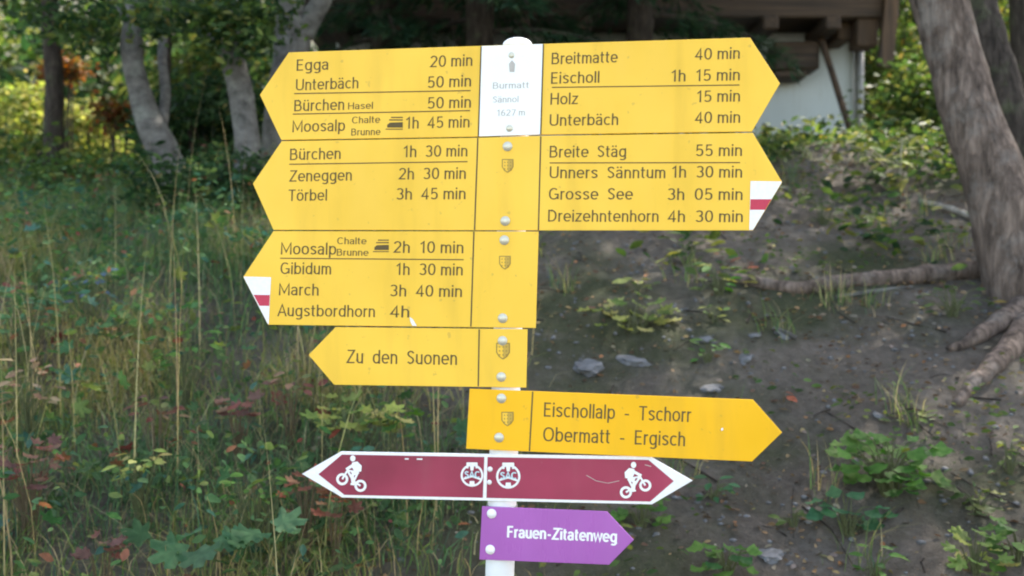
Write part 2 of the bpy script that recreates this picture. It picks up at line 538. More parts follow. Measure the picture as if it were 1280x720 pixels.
def crown_pts(center, rad, clumps, per, spread, droop=0.0):
    c = np.array(center); rad = np.array(rad)
    d = rand_dirs(clumps) * (rng.uniform(0.25, 1.0, (clumps, 1)) ** 0.6)
    cc = c + d * rad
    p = np.repeat(cc, per, axis=0) + rng.normal(0, 1, (clumps * per, 3)) * np.array([spread, spread, spread * 0.55])
    shade = np.repeat(rng.uniform(0.75, 1.25, clumps), per)
    return p, shade

def crown_obj(name, parent, center, rad, clumps, per, spread, size, pal, templ=None, mat=None):
    p, sh = crown_pts(center, rad, clumps, per, spread)
    n = len(p)
    c = pick(n, pal) * sh[:, None]
    me = leaf_mesh(name, p, rand_dirs(n, -0.9, 0.5), rand_dirs(n, 0.1, 1), rng.uniform(size * 0.6, size * 1.35, n), c, templ or T_oval())
    return link(name, me, mat or M_LEAF, parent)

# ------------------------------------------------------------------ signpost
D0, TY, PR = 1.60, 0.165, 0.0235          # distance, yaw slope of the boards (right end nearer), post radius
NB = Vector((TY, 1.0, 0.0)).normalized()   # backwards normal of the boards
UX = Vector((1.0, -TY, 0.0)).normalized()
X0 = -0.005
def plane(px, py, off=0.0):
    """point of the boards' common plane seen at (px, py); off > 0 lies in front of it"""
    d0 = D0 - off * math.sqrt(1 + TY * TY)
    u = (px - 640) / F
    Y = (d0 + TY * X0) / (1 + TY * u)
    return EYE + ray(px, py) * Y

axis_pt = lambda px, py: plane(px, py) + NB * (PR + 0.0032)
top = axis_pt(643.6, 52); bot = axis_pt(621.4, 712)
ax = (top - bot).normalized()
k = (bot.z - (h(bot.x, bot.y) - 0.3)) / ax.z
foot = bot - ax * k
post = empty("signpost", (foot.x, foot.y, h(foot.x, foot.y)), "pale grey metal post carrying all the hiking signs, leaning slightly", "signpost")
link("pole", bm_mesh("pole", tube([(foot, PR), (bot, PR), (top, PR)], 28), True), M_POST, post)
bm = bmesh.new()
bmesh.ops.create_uvsphere(bm, u_segments=24, v_segments=12, radius=1.0)
bmesh.ops.transform(bm, matrix=Matrix.Translation(top + ax * 0.0) @ Matrix.Diagonal((PR * 1.04, PR * 1.04, 0.0125, 1)), verts=bm.verts)
link("post_cap", bm_mesh("post_cap", bm, True), M_WHITE, post)
for o_ in post.children:
    if o_.name.startswith("pole"):
        for p_ in o_.data.polygons:
            if len(p_.vertices) > 4: p_.use_smooth = False
# clamp bands behind the boards
for py_ in (80, 150, 183, 276, 300, 398, 430, 470, 500, 547, 640, 690):
    c_ = axis_pt(643.6 - (py_ - 52) * 22.2 / 660, py_)
    bm = tube([(c_ - ax * 0.006, PR + 0.0022), (c_ + ax * 0.006, PR + 0.0022)], 24)
    link("clamp_band", bm_mesh("clamp_band", bm), M_PIPE, post)

# lettering: a narrow monoline road-sign alphabet drawn as strokes (cap height 1)
def arc(cx, cy, rx, ry, a0, a1, n=None):
    n = n or max(4, int(abs(a1 - a0) / 14))
    out = []
    for i in range(n + 1):
        t = R(a0 + (a1 - a0) * i / n); c, q = math.cos(t), math.sin(t)
        out.append((cx + rx * math.copysign(abs(c) ** 0.88, c), cy + ry * math.copysign(abs(q) ** 0.88, q)))
    return out
def ell(cx, cy, rx, ry): return arc(cx, cy, rx, ry, 0, 346, 26) + ['closed']
SPTS = [(.38, .58), (.31, .66), (.21, .68), (.11, .63), (.08, .54), (.13, .45), (.24, .38), (.34, .31), (.375, .2), (.32, .1), (.2, .055), (.07, .13)]
SBIG = [(x * 1.12, 0.06 + (y - .055) * 0.88 / 0.625) for x, y in SPTS]
DOTS2 = lambda x: [[(x - .1, .86), (x - .1, .98)], [(x + .1, .86), (x + .1, .98)]]
A_ = [[(.06, .56)] + arc(.21, .5, .15, .18, 140, 0) + [(.36, 0)], [(.36, .41), (.22, .40)] + arc(.2, .225, .14, .175, 90, 270) + [(.26, .07), (.36, .17)]]
O_ = [ell(.25, .37, .185, .31)]
U_ = [[(.08, .74), (.08, .26)] + arc(.23, .26, .15, .2, 180, 360), [(.38, .74), (.38, 0)]]
NARC = lambda x, w: [(x, .4)] + arc(x + w / 2, .46, w / 2, .22, 180, 0) + [(x + w, 0)]
GL = {
 'a': (.45, A_), 'ä': (.45, A_ + DOTS2(.21)), 'o': (.5, O_), 'ö': (.5, O_ + DOTS2(.25)), 'u': (.46, U_), 'ü': (.46, U_ + DOTS2(.23)),
 'n': (.46, [[(.08, 0), (.08, .74)], NARC(.08, .3)]), 'h': (.46, [[(.08, 0), (.08, 1)], NARC(.08, .3)]),
 'm': (.69, [[(.08, 0), (.08, .74)], NARC(.08, .265), NARC(.345, .265)]),
 'r': (.29, [[(.08, 0), (.08, .74)], [(.08, .4)] + arc(.23, .46, .15, .22, 180, 75)]),
 'i': (.16, [[(.08, 0), (.08, .74)], [(.08, .87), (.08, 1)]]), 'l': (.16, [[(.08, 0), (.08, 1)]]),
 't': (.3, [[(.12, .94), (.12, .2)] + arc(.22, .19, .1, .13, 180, 285), [(.01, .68), (.27, .68)]]),
 'e': (.49, [[(.08, .37), (.425, .37)] + arc(.25, .37, .185, .31, 0, 318)]), 'c': (.44, [arc(.25, .37, .185, .31, 48, 312)]),
 's': (.44, [SPTS]), 'g': (.5, [ell(.25, .37, .175, .31), [(.42, .74), (.42, -.06)] + arc(.25, -.06, .17, .16, 0, -145)]),
 'p': (.5, [ell(.26, .37, .175, .31), [(.08, .74), (.08, -.26)]]), 'd': (.5, [ell(.25, .37, .175, .31), [(.42, 0), (.42, 1)]]),
 'b': (.5, [ell(.26, .37, .175, .31), [(.08, 0), (.08, 1)]]), 'w': (.62, [[(.02, .74), (.16, .05), (.31, .7), (.46, .05), (.6, .74)]]),
 'z': (.43, [[(.05, .68), (.37, .68), (.05, .06), (.4, .06)]]),
 'A': (.56, [[(.02, 0), (.28, .98), (.54, 0)], [(.11, .33), (.45, .33)]]),
 'B': (.56, [[(.08, 0), (.08, 1)], [(.08, .94), (.27, .94)] + arc(.27, .74, .16, .2, 90, -90) + [(.08, .54)], [(.27, .54)] + arc(.29, .3, .19, .24, 90, -90) + [(.08, .06)]]),
 'C': (.6, [arc(.32, .5, .25, .44, 45, 315)]), 'D': (.6, [[(.08, 0), (.08, 1)], [(.08, .94), (.22, .94)] + arc(.22, .5, .29, .44, 90, -90) + [(.08, .06)]]),
 'E': (.49, [[(.08, 0), (.08, 1)], [(.08, .94), (.43, .94)], [(.08, .53), (.4, .53)], [(.08, .06), (.44, .06)]]),
 'F': (.47, [[(.08, 0), (.08, 1)], [(.08, .94), (.43, .94)], [(.08, .51), (.39, .51)]]),
 'G': (.65, [arc(.32, .5, .25, .44, 48, 325), [(.57, .06), (.57, .46), (.36, .46)]]),
 'H': (.6, [[(.08, 0), (.08, 1)], [(.52, 0), (.52, 1)], [(.08, .53), (.52, .53)]]), 'M': (.74, [[(.08, 0), (.08, .97), (.37, .2), (.66, .97), (.66, 0)]]),
 'O': (.68, [ell(.34, .5, .27, .44)]), 'S': (.5, [SBIG]), 'T': (.52, [[(.02, .94), (.5, .94)], [(.26, 0), (.26, .94)]]),
 'U': (.6, [[(.08, 1), (.08, .34)] + arc(.3, .32, .22, .26, 180, 360) + [(.52, 1)]]), 'Z': (.52, [[(.05, .94), (.46, .94), (.04, .06), (.48, .06)]]),
 '0': (.5, [ell(.25, .5, .18, .44)]), '1': (.4, [[(.08, .74), (.26, .95), (.26, 0)]]),
 '2': (.5, [arc(.25, .7, .17, .24, 165, -25) + [(.07, .06), (.44, .06)]]),
 '3': (.5, [arc(.24, .73, .16, .21, 150, -90), arc(.24, .29, .18, .23, 90, -150)]),
 '4': (.5, [[(.34, 0), (.34, .94), (.05, .27), (.47, .27)]]), '5': (.5, [[(.41, .94), (.13, .94), (.1, .5)] + arc(.24, .33, .18, .27, 125, -145)]),
 '6': (.5, [ell(.25, .3, .17, .24), [(.085, .3), (.1, .56), (.18, .8), (.36, .95)]]), '7': (.48, [[(.05, .94), (.43, .94), (.18, 0)]]),
 '-': (.36, [[(.05, .36), (.3, .36)]]), ' ': (.2, [])}
def text_geo(st, wt=0.095):
    """strokes as strips -> (verts (x, y, layer), quads)"""
    V_, F_ = [], []
    x = 0.0; lay = 0
    for ch in st:
        adv, strokes = GL[ch]
        for sk in strokes:
            closed = sk[-1] == 'closed'
            p = [Vector(q) for q in (sk[:-1] if closed else sk)]
            n_ = len(p); b0 = len(V_); lay += 1
            for i in range(n_):
                pa = p[i - 1] if (i or closed) else None
                pb = p[(i + 1) % n_] if (i < n_ - 1 or closed) else None
                da = (p[i] - pa).normalized() if pa is not None else None
                db = (pb - p[i]).normalized() if pb is not None else None
                if da is None: da = db
                if db is None: db = da
                na, nb_ = Vector((-da.y, da.x)), Vector((-db.y, db.x))
                m = na + nb_
                m = m.normalized() if m.length > 1e-4 else na
                m = m * (wt / 2) / max(0.45, m.dot(na))
                V_.append((x + p[i].x + m.x, p[i].y + m.y, lay % 5)); V_.append((x + p[i].x - m.x, p[i].y - m.y, lay % 5))
            for i in range(n_ if closed else n_ - 1):
                j = (i + 1) % n_
                F_.append((b0 + 2 * i, b0 + 2 * j, b0 + 2 * j + 1, b0 + 2 * i + 1))
        x += adv + 0.045
    return np.array(V_), F_
CAP = 1.0

class Sign:
    def __init__(s, name, outline, mat, label, cat, off=0.0, slope=0.0, lean=0.033, ref=None):
        s.off, s.slope, s.lean, s.eps = off, slope, lean, 0.0
        rx, ry = ref
        s.root = empty(name, plane(rx, ry, off), label, cat)
        bm = bmesh.new()
        fr = [bm.verts.new(plane(x, y, off)) for x, y in outline]
        f = bm.faces.new(fr)
        r = bmesh.ops.extrude_face_region(bm, geom=[f])
        vs_ = [e for e in r["geom"] if isinstance(e, bmesh.types.BMVert)]
        for v in vs_: v.co += NB * 0.0028
        bmesh.ops.recalc_face_normals(bm, faces=bm.faces)
        ed = [e for e in bm.edges if all(v in fr for v in e.verts)]
        bmesh.ops.bevel(bm, geom=ed, offset=0.0006, segments=2, affect='EDGES', profile=0.5)
        link("board", bm_mesh("board", bm), mat, s.root)
    def P(s, x, y, o): return plane(x, y, s.off + o)
    def poly(s, name, pts_list, mat, o=0.0004):
        """flat printed shapes: list of polygons"""
        bm = bmesh.new()
        for i, pts in enumerate(pts_list):
            bm.faces.new([bm.verts.new(s.P(x, y, o + i * 0.00003)) for x, y in pts])
        me = bpy.data.meshes.new(name); bm.to_mesh(me); bm.free()
        return link(name, me, mat, s.root)
    def plate(s, name, pts, mat, o=0.0008):
        bm = bmesh.new()
        a = [bm.verts.new(s.P(x, y, o)) for x, y in pts]
        b = [bm.verts.new(s.P(x, y, -0.0004)) for x, y in pts]
        bm.faces.new(a)
        for i in range(len(a)):
            j = (i + 1) % len(a)
            bm.faces.new((a[i], b[i], b[j], a[j]))
        return link(name, bm_mesh(name, bm), mat, s.root)
    def text(s, st, xl, xr, yb, cap, mat=None, slope=None, name="destination_lettering", offset=0.095, o=0.0004):
        v, f = text_geo(st, offset)
        x0, x1 = v[:, 0].min(), v[:, 0].max()
        kx = (xr - xl) / (x1 - x0); ky = cap / CAP
        sl = s.slope if slope is None else slope
        bm = bmesh.new()
        vv = []
        for x, y, ly in v:
            a = (x - x0) * kx; b = y * ky
            vv.append(bm.verts.new(s.P(xl + a + s.lean * b, yb + sl * a - b, o + ly * 0.00002)))
        for q in f:
            try: bm.faces.new([vv[i] for i in q])
            except ValueError: pass
        me = bpy.data.meshes.new(name); bm.to_mesh(me); bm.free()
        return link(name, me, mat or M_INK, s.root)
    def line(s, name, x0, y0, x1, y1, wd, mat=None, o=0.0004):
        d = Vector((x1 - x0, y1 - y0)).normalized(); n_ = Vector((-d.y, d.x)) * wd / 2
        return s.poly(name, [[(x0 + n_.x, y0 + n_.y), (x1 + n_.x, y1 + n_.y), (x1 - n_.x, y1 - n_.y), (x0 - n_.x, y0 - n_.y)]], mat or M_INK, o)
    def bolt(s, x, y, r=4.6, mat=None):
        c = s.P(x, y, 0); rr = r * D0 / F
        bm = bmesh.new()
        bmesh.ops.create_uvsphere(bm, u_segments=16, v_segments=10, radius=rr)
        bmesh.ops.scale(bm, vec=(1, 0.5, 1), verts=bm.verts)
        bmesh.ops.create_cone(bm, cap_ends=True, segments=16, radius1=rr * 1.35, radius2=rr * 1.3, depth=0.0012,
                              matrix=Matrix.Translation((0, -0.0006, 0)) @ Matrix.Rotation(R(90), 4, 'X'))
        bmesh.ops.transform(bm, matrix=Matrix.Translation(c) @ Matrix.Rotation(-math.atan(TY), 4, 'Z'), verts=bm.verts)
        return link("bolt", bm_mesh("bolt", bm, True), mat or M_BOLT, s.root)
    def crest(s, x, y, hw, hh):
        """small printed shield: two fields with stars"""
        shield = [(-1, -1), (1, -1), (1, 0.2), (0.6, 0.75), (0, 1.1), (-0.6, 0.75), (-1, 0.2)]
        out = [(x + a * hw, y + b * hh) for a, b in shield]
        inn = [(x + a * hw * 0.84, y + b * hh * 0.86) for a, b in shield]
        half = [(x, y - 0.86 * hh), (x + 0.84 * hw, y - 0.86 * hh), (x + 0.84 * hw, y + 0.17 * hh), (x + 0.5 * hw, y + 0.64 * hh), (x, y + 0.94 * hh)]
        bg = s.poly("crest", [out], M_CRESTINK, 0.0004)
        a = s.poly("crest_field", [inn], M_YELLOW, 0.0006)
        b = s.poly("crest_half", [half], M_CRESTBG, 0.0008)
        st = []
        for r_ in range(3):
            for c_ in range(3):
                cx, cy = x + (c_ - 1) * hw * 0.5, y - hh * 0.5 + r_ * hh * 0.5
                st.append([(cx + (hw * 0.17 if i % 2 == 0 else hw * 0.07) * math.cos(i * math.pi / 5 + 0.3),
                            cy + (hw * 0.17 if i % 2 == 0 else hw * 0.07) * math.sin(i * math.pi / 5 + 0.3)) for i in range(10)])
        c = s.poly("crest_stars", st, M_CRESTINK, 0.0010)
        for k_ in (a, b, c):
            k_.parent = bg; k_.matrix_parent_inverse = Matrix.Identity(4)
        return bg
    def bus(s, x0, x1, y0, y1):
        wd, ht = x1 - x0, y1 - y0
        rect = lambda a, b, c, d: [(x0 + a * wd, y0 + b * ht), (x0 + c * wd, y0 + b * ht), (x0 + c * wd, y0 + d * ht), (x0 + a * wd, y0 + d * ht)]
        p = [rect(0.25, 0.0, 1.0, 0.09), rect(0.12, 0.2, 1.0, 0.29),
             [(x0, y0 + 0.62 * ht), (x0 + 0.18 * wd, y0 + 0.45 * ht), (x1, y0 + 0.42 * ht), (x1, y0 + 0.84 * ht), (x0, y0 + 0.84 * ht)],
             rect(-0.1, 0.93, 1.0, 1.0)]
        return s.poly("bus_symbol", p, M_INK)
    def flag(s, white, red):
        a = s.poly("route_marking", [white], M_WMARK, 0.0004)
        b = s.poly("red_stripe", [red], M_RED, 0.0007)
        b.parent = a; b.matrix_parent_inverse = Matrix.Identity(4)

TM = "time_lettering"
# --- row 1
s1 = Sign("hiking_sign", [(361, 65.4), (640, 55.9), (937.6, 46.9), (975, 104.3), (940, 164.4), (675, 168.3), (598, 170.8), (351.5, 175), (324.7, 118.5)],
          M_YELLOW, "topmost double-ended yellow hiking sign with white middle plate, listing Egga and Breitmatte", "sign", 0.0, -0.038, 0.03, (640, 110))
s1.plate("location_plate", [(602, 57.6), (678.4, 54.9), (675.2, 168.0), (598.6, 170.4)], M_WHITE)
for (a, b, c, d, e, f_, sl, nm) in [
    ("Egga", 370.7, 410, 88.5, 14.2, 0, None, None), ("20 min", 536.8, 590.2, 84.2, 14.6, 0, None, TM),
    ("Unterbäch", 369.8, 447.7, 113.2, 14.2, 0, None, None), ("50 min", 534.7, 588.6, 110.0, 14.6, 0, None, TM),
    ("Bürchen", 367.7, 430, 139.2, 14.2, 0, -0.03, None), ("Hasel", 435, 466, 136.8, 8.6, 0, -0.03, None), ("50 min", 534.7, 588.4, 136, 14.6, 0, -0.03, TM),
    ("Moosalp", 365.4, 431, 165.3, 14.6, 0, -0.025, None), ("Chalte", 440, 475, 154.4, 8.6, 0, -0.03, None), ("Brunne", 439, 475.5, 169.4, 8.6, 0, -0.02, None),
    ("1h  45 min", 507, 586.7, 160.8, 14.6, 0, -0.02, TM),
    ("Breitmatte", 689.5, 772, 80.5, 14.6, 0, -0.03, None), ("40 min", 868, 924.6, 75, 14.6, 0, -0.03, TM),
    ("Eischoll", 688.8, 749, 104.8, 14.6, 0, -0.025, None), ("1h  15 min", 838.9, 924.6, 102, 14.6, 0, -0.02, TM),
    ("Holz", 688, 723, 130.8, 14.6, 0, -0.02, None), ("15 min", 870.8, 924.8, 127.8, 14.6, 0, -0.02, TM),
    ("Unterbäch", 687, 772.5, 157.4, 14.6, 0, -0.015, None), ("40 min", 868, 925, 154.2, 14.6, 0, -0.015, TM)]:
    s1.text(a, b, c, d, e, slope=sl, name=nm or "destination_lettering")
s1.line("rule_line", 367.7, 117.0, 588.2, 113.2, 1.3)
s1.line("rule_line", 366, 142.6, 587.6, 138.2, 1.3)
s1.line("rule_line", 690, 109.2, 924.4, 106.2, 1.3)
s1.line("seam", 601.4, 57.8, 598.0, 170.6, 1.7, M_SEAM, 0.001)
s1.line("seam", 679.2, 55.2, 675.8, 168.2, 1.7, M_SEAM, 0.001)
s1.bus(484, 503.5, 146, 162)
s1.text("Burmatt", 616, 661, 111, 8, M_FAINT, -0.02, "location_lettering", 0.10, 0.0011)
s1.text("Sännol", 616, 648, 128.4, 8, M_FAINT, -0.02, "location_lettering", 0.10, 0.0011)
s1.text("1627 m", 621, 656, 145, 8, M_FAINT, -0.02, "altitude_lettering", 0.10, 0.0011)
s1.poly("house_symbol", [[(636, 80), (640, 75), (644, 80), (643, 90), (637, 90)]], M_FAINT, 0.0011)
s1.bolt(639.5, 69.2, 3.0, M_BOLT); s1.bolt(637, 160.4, 3.4, M_BOLT)
# --- row 2
s2 = Sign("hiking_sign", [(352, 176.4), (598, 172.2), (675, 169.7), (941, 166.0), (977.7, 227.7), (941.3, 288), (672, 288), (341.7, 287.4), (316, 229.6)],
          M_YELLOW, "double-ended yellow hiking sign listing Törbel and Dreizehntenhorn, with white-red-white tip", "sign", 0.0003, -0.02, 0.028, (636, 229))
for (a, b, c, d, e, sl, nm) in [
    ("Bürchen", 362.4, 425.6, 200.2, 14.4, -0.025, None), ("1h  30 min", 504, 584, 196.6, 14.6, -0.015, TM),
    ("Zeneggen", 361, 439.5, 227.2, 14.4, -0.02, None), ("2h  30 min", 497.6, 582, 224.4, 14.6, -0.01, TM),
    ("Törbel", 360.5, 408.5, 251.2, 14.4, -0.01, None), ("3h  45 min", 495.5, 581.7, 249.6, 14.6, -0.008, TM),
    ("Breite  Stäg", 687, 783.5, 197, 14.8, -0.008, None), ("55 min", 870, 927.3, 195.2, 14.8, -0.004, TM),
    ("Unners  Sänntum", 687, 831.5, 222.8, 14.8, 0, None), ("1h  30 min", 839.6, 927.5, 222, 14.8, 0, TM),
    ("Grosse  See", 686, 791, 249.6, 14.8, 0, None), ("3h  05 min", 834.4, 928, 250, 14.8, 0, TM),
    ("Dreizehntenhorn", 685, 823, 277, 14.8, 0.003, None), ("4h  30 min", 834, 928.3, 277.6, 14.8, 0, TM)]:
    s2.text(a, b, c, d, e, slope=sl, name=nm or "destination_lettering")
s2.line("rule_line", 361.5, 205.3, 584.3, 202.0, 1.3)
s2.line("rule_line", 687, 203.6, 925, 203.2, 1.3)
s2.line("seam", 597.3, 172.6, 593.2, 287.4, 1.7, M_SEAM)
s2.line("seam", 676, 170.2, 673, 287.6, 1.7, M_SEAM)
s2.flag([(938.2, 226.3), (976.6, 226.8), (977.0, 228.0), (941.2, 287.3), (936.6, 287.3)], [(938.2, 249.0), (964.3, 249.0), (956.4, 262.2), (937.6, 262.2)])
s2.bolt(634.4, 183); s2.bolt(631.6, 276.2); s2.crest(634.6, 207, 7.2, 8.2)
# --- row 3
s3 = Sign("hiking_sign", [(341.7, 288.9), (673, 289.4), (669.5, 410), (335, 406), (303.9, 346.2)],
          M_YELLOW, "yellow left-pointing hiking sign listing Gibidum, March and Augstbordhorn, with white-red-white tip", "sign", 0.0, 0.004, 0.03, (630, 349))
for (a, b, c, d, e, sl, nm) in [
    ("Moosalp", 351, 420, 318, 15, 0.006, None), ("Chalte", 421.5, 458, 305.2, 8.6, 0.006, None), ("Brunne", 421, 460.5, 319.6, 8.6, 0.006, None),
    ("2h  10 min", 491, 579, 316, 14.8, 0.006, TM),
    ("Gibidum", 350.5, 413.6, 342.6, 14.8, 0.008, None), ("1h  30 min", 495, 578.2, 343.6, 14.8, 0.008, TM),
    ("March", 348.5, 398, 369, 14.8, 0.01, None), ("3h  40 min", 487.6, 577.2, 370.4, 14.8, 0.01, TM),
    ("Augstbordhorn", 346.5, 468.4, 395.2, 14.8, 0.01, None), ("4h", 486.6, 511.4, 396.6, 14.8, 0.01, TM)]:
    s3.text(a, b, c, d, e, slope=sl, name=nm or "destination_lettering")
s3.line("rule_line", 350, 322.8, 579.5, 324.6, 1.3)
s3.line("seam", 592.4, 289.6, 588.6, 408.2, 1.7, M_SEAM)
s3.bus(468, 486, 299.5, 315)
s3.flag([(305.2, 345.6), (338.8, 346.6), (335.8, 405.2), (334.9, 405.2), (304.6, 346.6)], [(317.0, 368.4), (337.2, 368.8), (336.4, 382.4), (324.2, 382.2)])
s3.bolt(630.4, 300.2); s3.bolt(628.4, 397.8); s3.crest(631.2, 328, 7.2, 8.2)
s3.poly("paint_chip", [[(512, 396), (516, 399), (521, 407.4), (515.5, 407.2), (513, 402)]], M_WMARK, 0.00045)
# --- row 4
s4 = Sign("hiking_sign", [(419.4, 408.9), (659.3, 411.6), (657.5, 484.6), (417.5, 481), (385.6, 443.7)],
          M_YELLOW, "short yellow left-pointing hiking sign reading Zu den Suonen", "sign", 0.0004, 0.015, 0.02, (628, 447))
s4.text("Zu  den  Suonen", 432.5, 571, 454, 17.2, slope=0.016)
s4.line("seam", 599.0, 411.6, 597.8, 482.8, 1.7, M_SEAM)
s4.bolt(628.2, 426); s4.bolt(626.6, 471.2); s4.crest(628.8, 438.6, 8.6, 10)
# --- row 5
s5 = Sign("hiking_sign", [(587, 486), (941.3, 499.5), (977.7, 540.5), (940, 577), (582.6, 561)],
          M_GOLD, "deep yellow right-pointing hiking sign reading Eischollalp - Tschorr, Obermatt - Ergisch", "sign", 0.0042, 0.042, 0.04, (625, 523))
s5.text("Eischollalp  -  Tschorr", 679.8, 863.8, 520.8, 18, slope=0.037)
s5.text("Obermatt  -  Ergisch", 678.8, 856, 551.6, 18, slope=0.035)
s5.line("seam", 665.9, 489.4, 661.8, 564, 1.7, M_SEAM)
s5.bolt(626.8, 498); s5.bolt(623.8, 547); s5.crest(634.4, 523.4, 7.6, 8.6)
s5.poly("paint_chip", [[(901, 536), (903.5, 534.6), (904.2, 537.4), (902, 538.6)]], M_WMARK, 0.0005)
# --- row 6: mountain-bike board
s6 = Sign("bike_route_sign", [(426, 564.5), (813.5, 571), (865.6, 601), (815, 630.5), (427.7, 622), (377.4, 592.5)],
          M_WMARK, "maroon double-ended mountain bike sign with white border and arrow tips", "sign", 0.0, 0.017, 0.03, (612, 597))
s6.poly("maroon_field", [[(427.5, 568.2), (605.4, 571.2), (603.6, 622.2), (430.5, 618.6), (398, 592.8)]], M_MAROON, 0.0004)
s6.poly("maroon_field", [[(609.4, 571.3), (810.6, 574.8), (842.2, 601.4), (812.6, 627.0), (608.0, 622.4)]], M_MAROON, 0.0004)
def ring(cx, cy, ro, ri, n=22):
    out = []
    for i in range(n):
        a, b = 2 * math.pi * i / n, 2 * math.pi * (i + 1) / n
        out.append([(cx + ro * math.cos(a), cy + ro * math.sin(a)), (cx + ro * math.cos(b), cy + ro * math.sin(b)),
                    (cx + ri * math.cos(b), cy + ri * math.sin(b)), (cx + ri * math.cos(a), cy + ri * math.sin(a))])
    return out
def strk(x0, y0, x1, y1, wd):
    d = Vector((x1 - x0, y1 - y0)).normalized(); n_ = Vector((-d.y, d.x)) * wd / 2
    return [(x0 + n_.x, y0 + n_.y), (x1 + n_.x, y1 + n_.y), (x1 - n_.x, y1 - n_.y), (x0 - n_.x, y0 - n_.y)]
def disc(cx, cy, r, n=16, sx=1.0):
    return [(cx + sx * r * math.cos(2 * math.pi * i / n), cy + r * math.sin(2 * math.pi * i / n)) for i in range(n)]
def rider(s, fx, fy, rx_, ry_, sgn):
    """white pictogram of a mountain biker riding uphill; front hub, rear hub"""
    p = []
    q = ring(fx, fy, 7.6, 4.4) + ring(rx_, ry_, 7.6, 4.4)
    sit = (rx_ + 3 * sgn, ry_ - 17); bb = (rx_ + 8.5 * sgn, ry_ - 5.5); head = (fx - 6.5 * sgn, fy - 11)
    p += [strk(*bb, rx_, ry_, 2.4), strk(*bb, *sit, 2.6), strk(*bb, *head, 2.8), strk(*head, fx, fy, 2.4), strk(*sit, *head, 2.2)]
    sh = (rx_ + 7.6 * sgn, ry_ - 28); hip = (rx_ + 2.6 * sgn, ry_ - 19)
    p += [[(hip[0] - 3.6 * sgn, hip[1] + 1), (hip[0] - 4.2 * sgn, hip[1] - 6), (sh[0] - 3.6 * sgn, sh[1] - 2.5), (sh[0] + 3 * sgn, sh[1] - 1), (sh[0] + 3.4 * sgn, sh[1] + 4), (hip[0] + 4.4 * sgn, hip[1] + 3)]]
    p += [strk(sh[0], sh[1] + 1, head[0] + 1.5 * sgn, head[1] - 1, 3.6)]
    knee = (bb[0] + 2.2 * sgn, bb[1] - 9)
    p += [strk(hip[0], hip[1] + 1, *knee, 5.4), strk(*knee, bb[0] + 0.5 * sgn, bb[1] + 3.5, 4.2), strk(bb[0] - 1 * sgn, bb[1] + 4, bb[0] + 4 * sgn, bb[1] + 3.2, 2.2)]
    p += [disc(sh[0] + 2.0 * sgn, sh[1] - 6.2, 3.9, 16, 0.85)]
    s.poly("cyclist_symbol", q + p, M_WMARK, 0.0005)
rider(s6, 806.6, 606.8, 782.4, 615.4, 1)
rider(s6, 427.8, 599.0, 450.6, 607.2, -1)
def emblem(s, cx, cy, r):
    q = ring(cx, cy, r, r * 0.82, 28)
    a = s.poly("route_emblem", q, M_WMARK, 0.0005)
    kids = []
    teeth = [[(cx - 0.46 * r, cy - 1.14 * r), (cx + 0.46 * r, cy - 1.14 * r), (cx + 0.46 * r, cy - 0.94 * r), (cx - 0.46 * r, cy - 0.94 * r)],
             strk(cx - 0.4 * r, cy - 1.1 * r, cx - 0.4 * r, cy - 0.62 * r, 0.18 * r), strk(cx + 0.4 * r, cy - 1.1 * r, cx + 0.4 * r, cy - 0.62 * r, 0.18 * r),
             [(cx - 0.18 * r, cy - 0.84 * r), (cx + 0.18 * r, cy - 0.84 * r), (cx + 0.12 * r, cy - 0.42 * r), (cx - 0.12 * r, cy - 0.42 * r)],
             strk(cx - 0.74 * r, cy + 0.3 * r, cx, cy + 0.08 * r, 0.16 * r), strk(cx, cy + 0.08 * r, cx + 0.82 * r, cy + 0.36 * r, 0.16 * r),
             [(cx - 0.2 * r, cy + 0.5 * r), (cx + 0.2 * r, cy + 0.5 * r), (cx + 0.24 * r, cy + 0.84 * r), (cx - 0.24 * r, cy + 0.84 * r)]]
    kids.append(s.poly("emblem_gear", teeth, M_WMARK, 0.0021))
    kids.append(s.text("SAC", cx - 0.68 * r, cx + 0.68 * r, cy + 0.2 * r, 0.56 * r, M_EMBL, 0.01, "emblem_letters", 0.17, 0.0026))
    for k_ in kids:
        k_.parent = a; k_.matrix_parent_inverse = Matrix.Identity(4)
emblem(s6, 590, 594.2, 14.2)
emblem(s6, 635.3, 595.6, 15.2)
s6.bolt(612.6, 586.4, 2.5, M_WMARK); s6.bolt(611.8, 602.8, 2.3, M_WMARK)
s6.poly("scratch", [strk(733, 594, 745, 601, 0.7), strk(745, 601, 760, 604, 0.6), strk(760, 604, 774, 601, 0.7), strk(806, 581, 814, 583, 0.9)], M_FAINT, 0.0005)
s6.poly("paint_chip", [strk(506, 573.6, 511, 573.7, 1.6), strk(521, 573.8, 528, 573.9, 1.6)], M_WMARK, 0.0005)
# --- row 7
s7 = Sign("theme_trail_sign", [(602.5, 633), (758.6, 639.5), (792, 675), (761.4, 706), (599.2, 699.5)],
          M_PURPLE, "small purple right-pointing sign reading Frauen-Zitatenweg in white", "sign", 0.0008, 0.043, 0.035, (614, 665))
s7.text("Frauen-Zitatenweg", 633.6, 772.8, 671.8, 14.4, M_WMARK, 0.044, "trail_name_lettering", 0.165)
s7.bolt(614.6, 642, 4.6, M_WMARK); s7.bolt(612.8, 687, 4.6, M_WMARK)

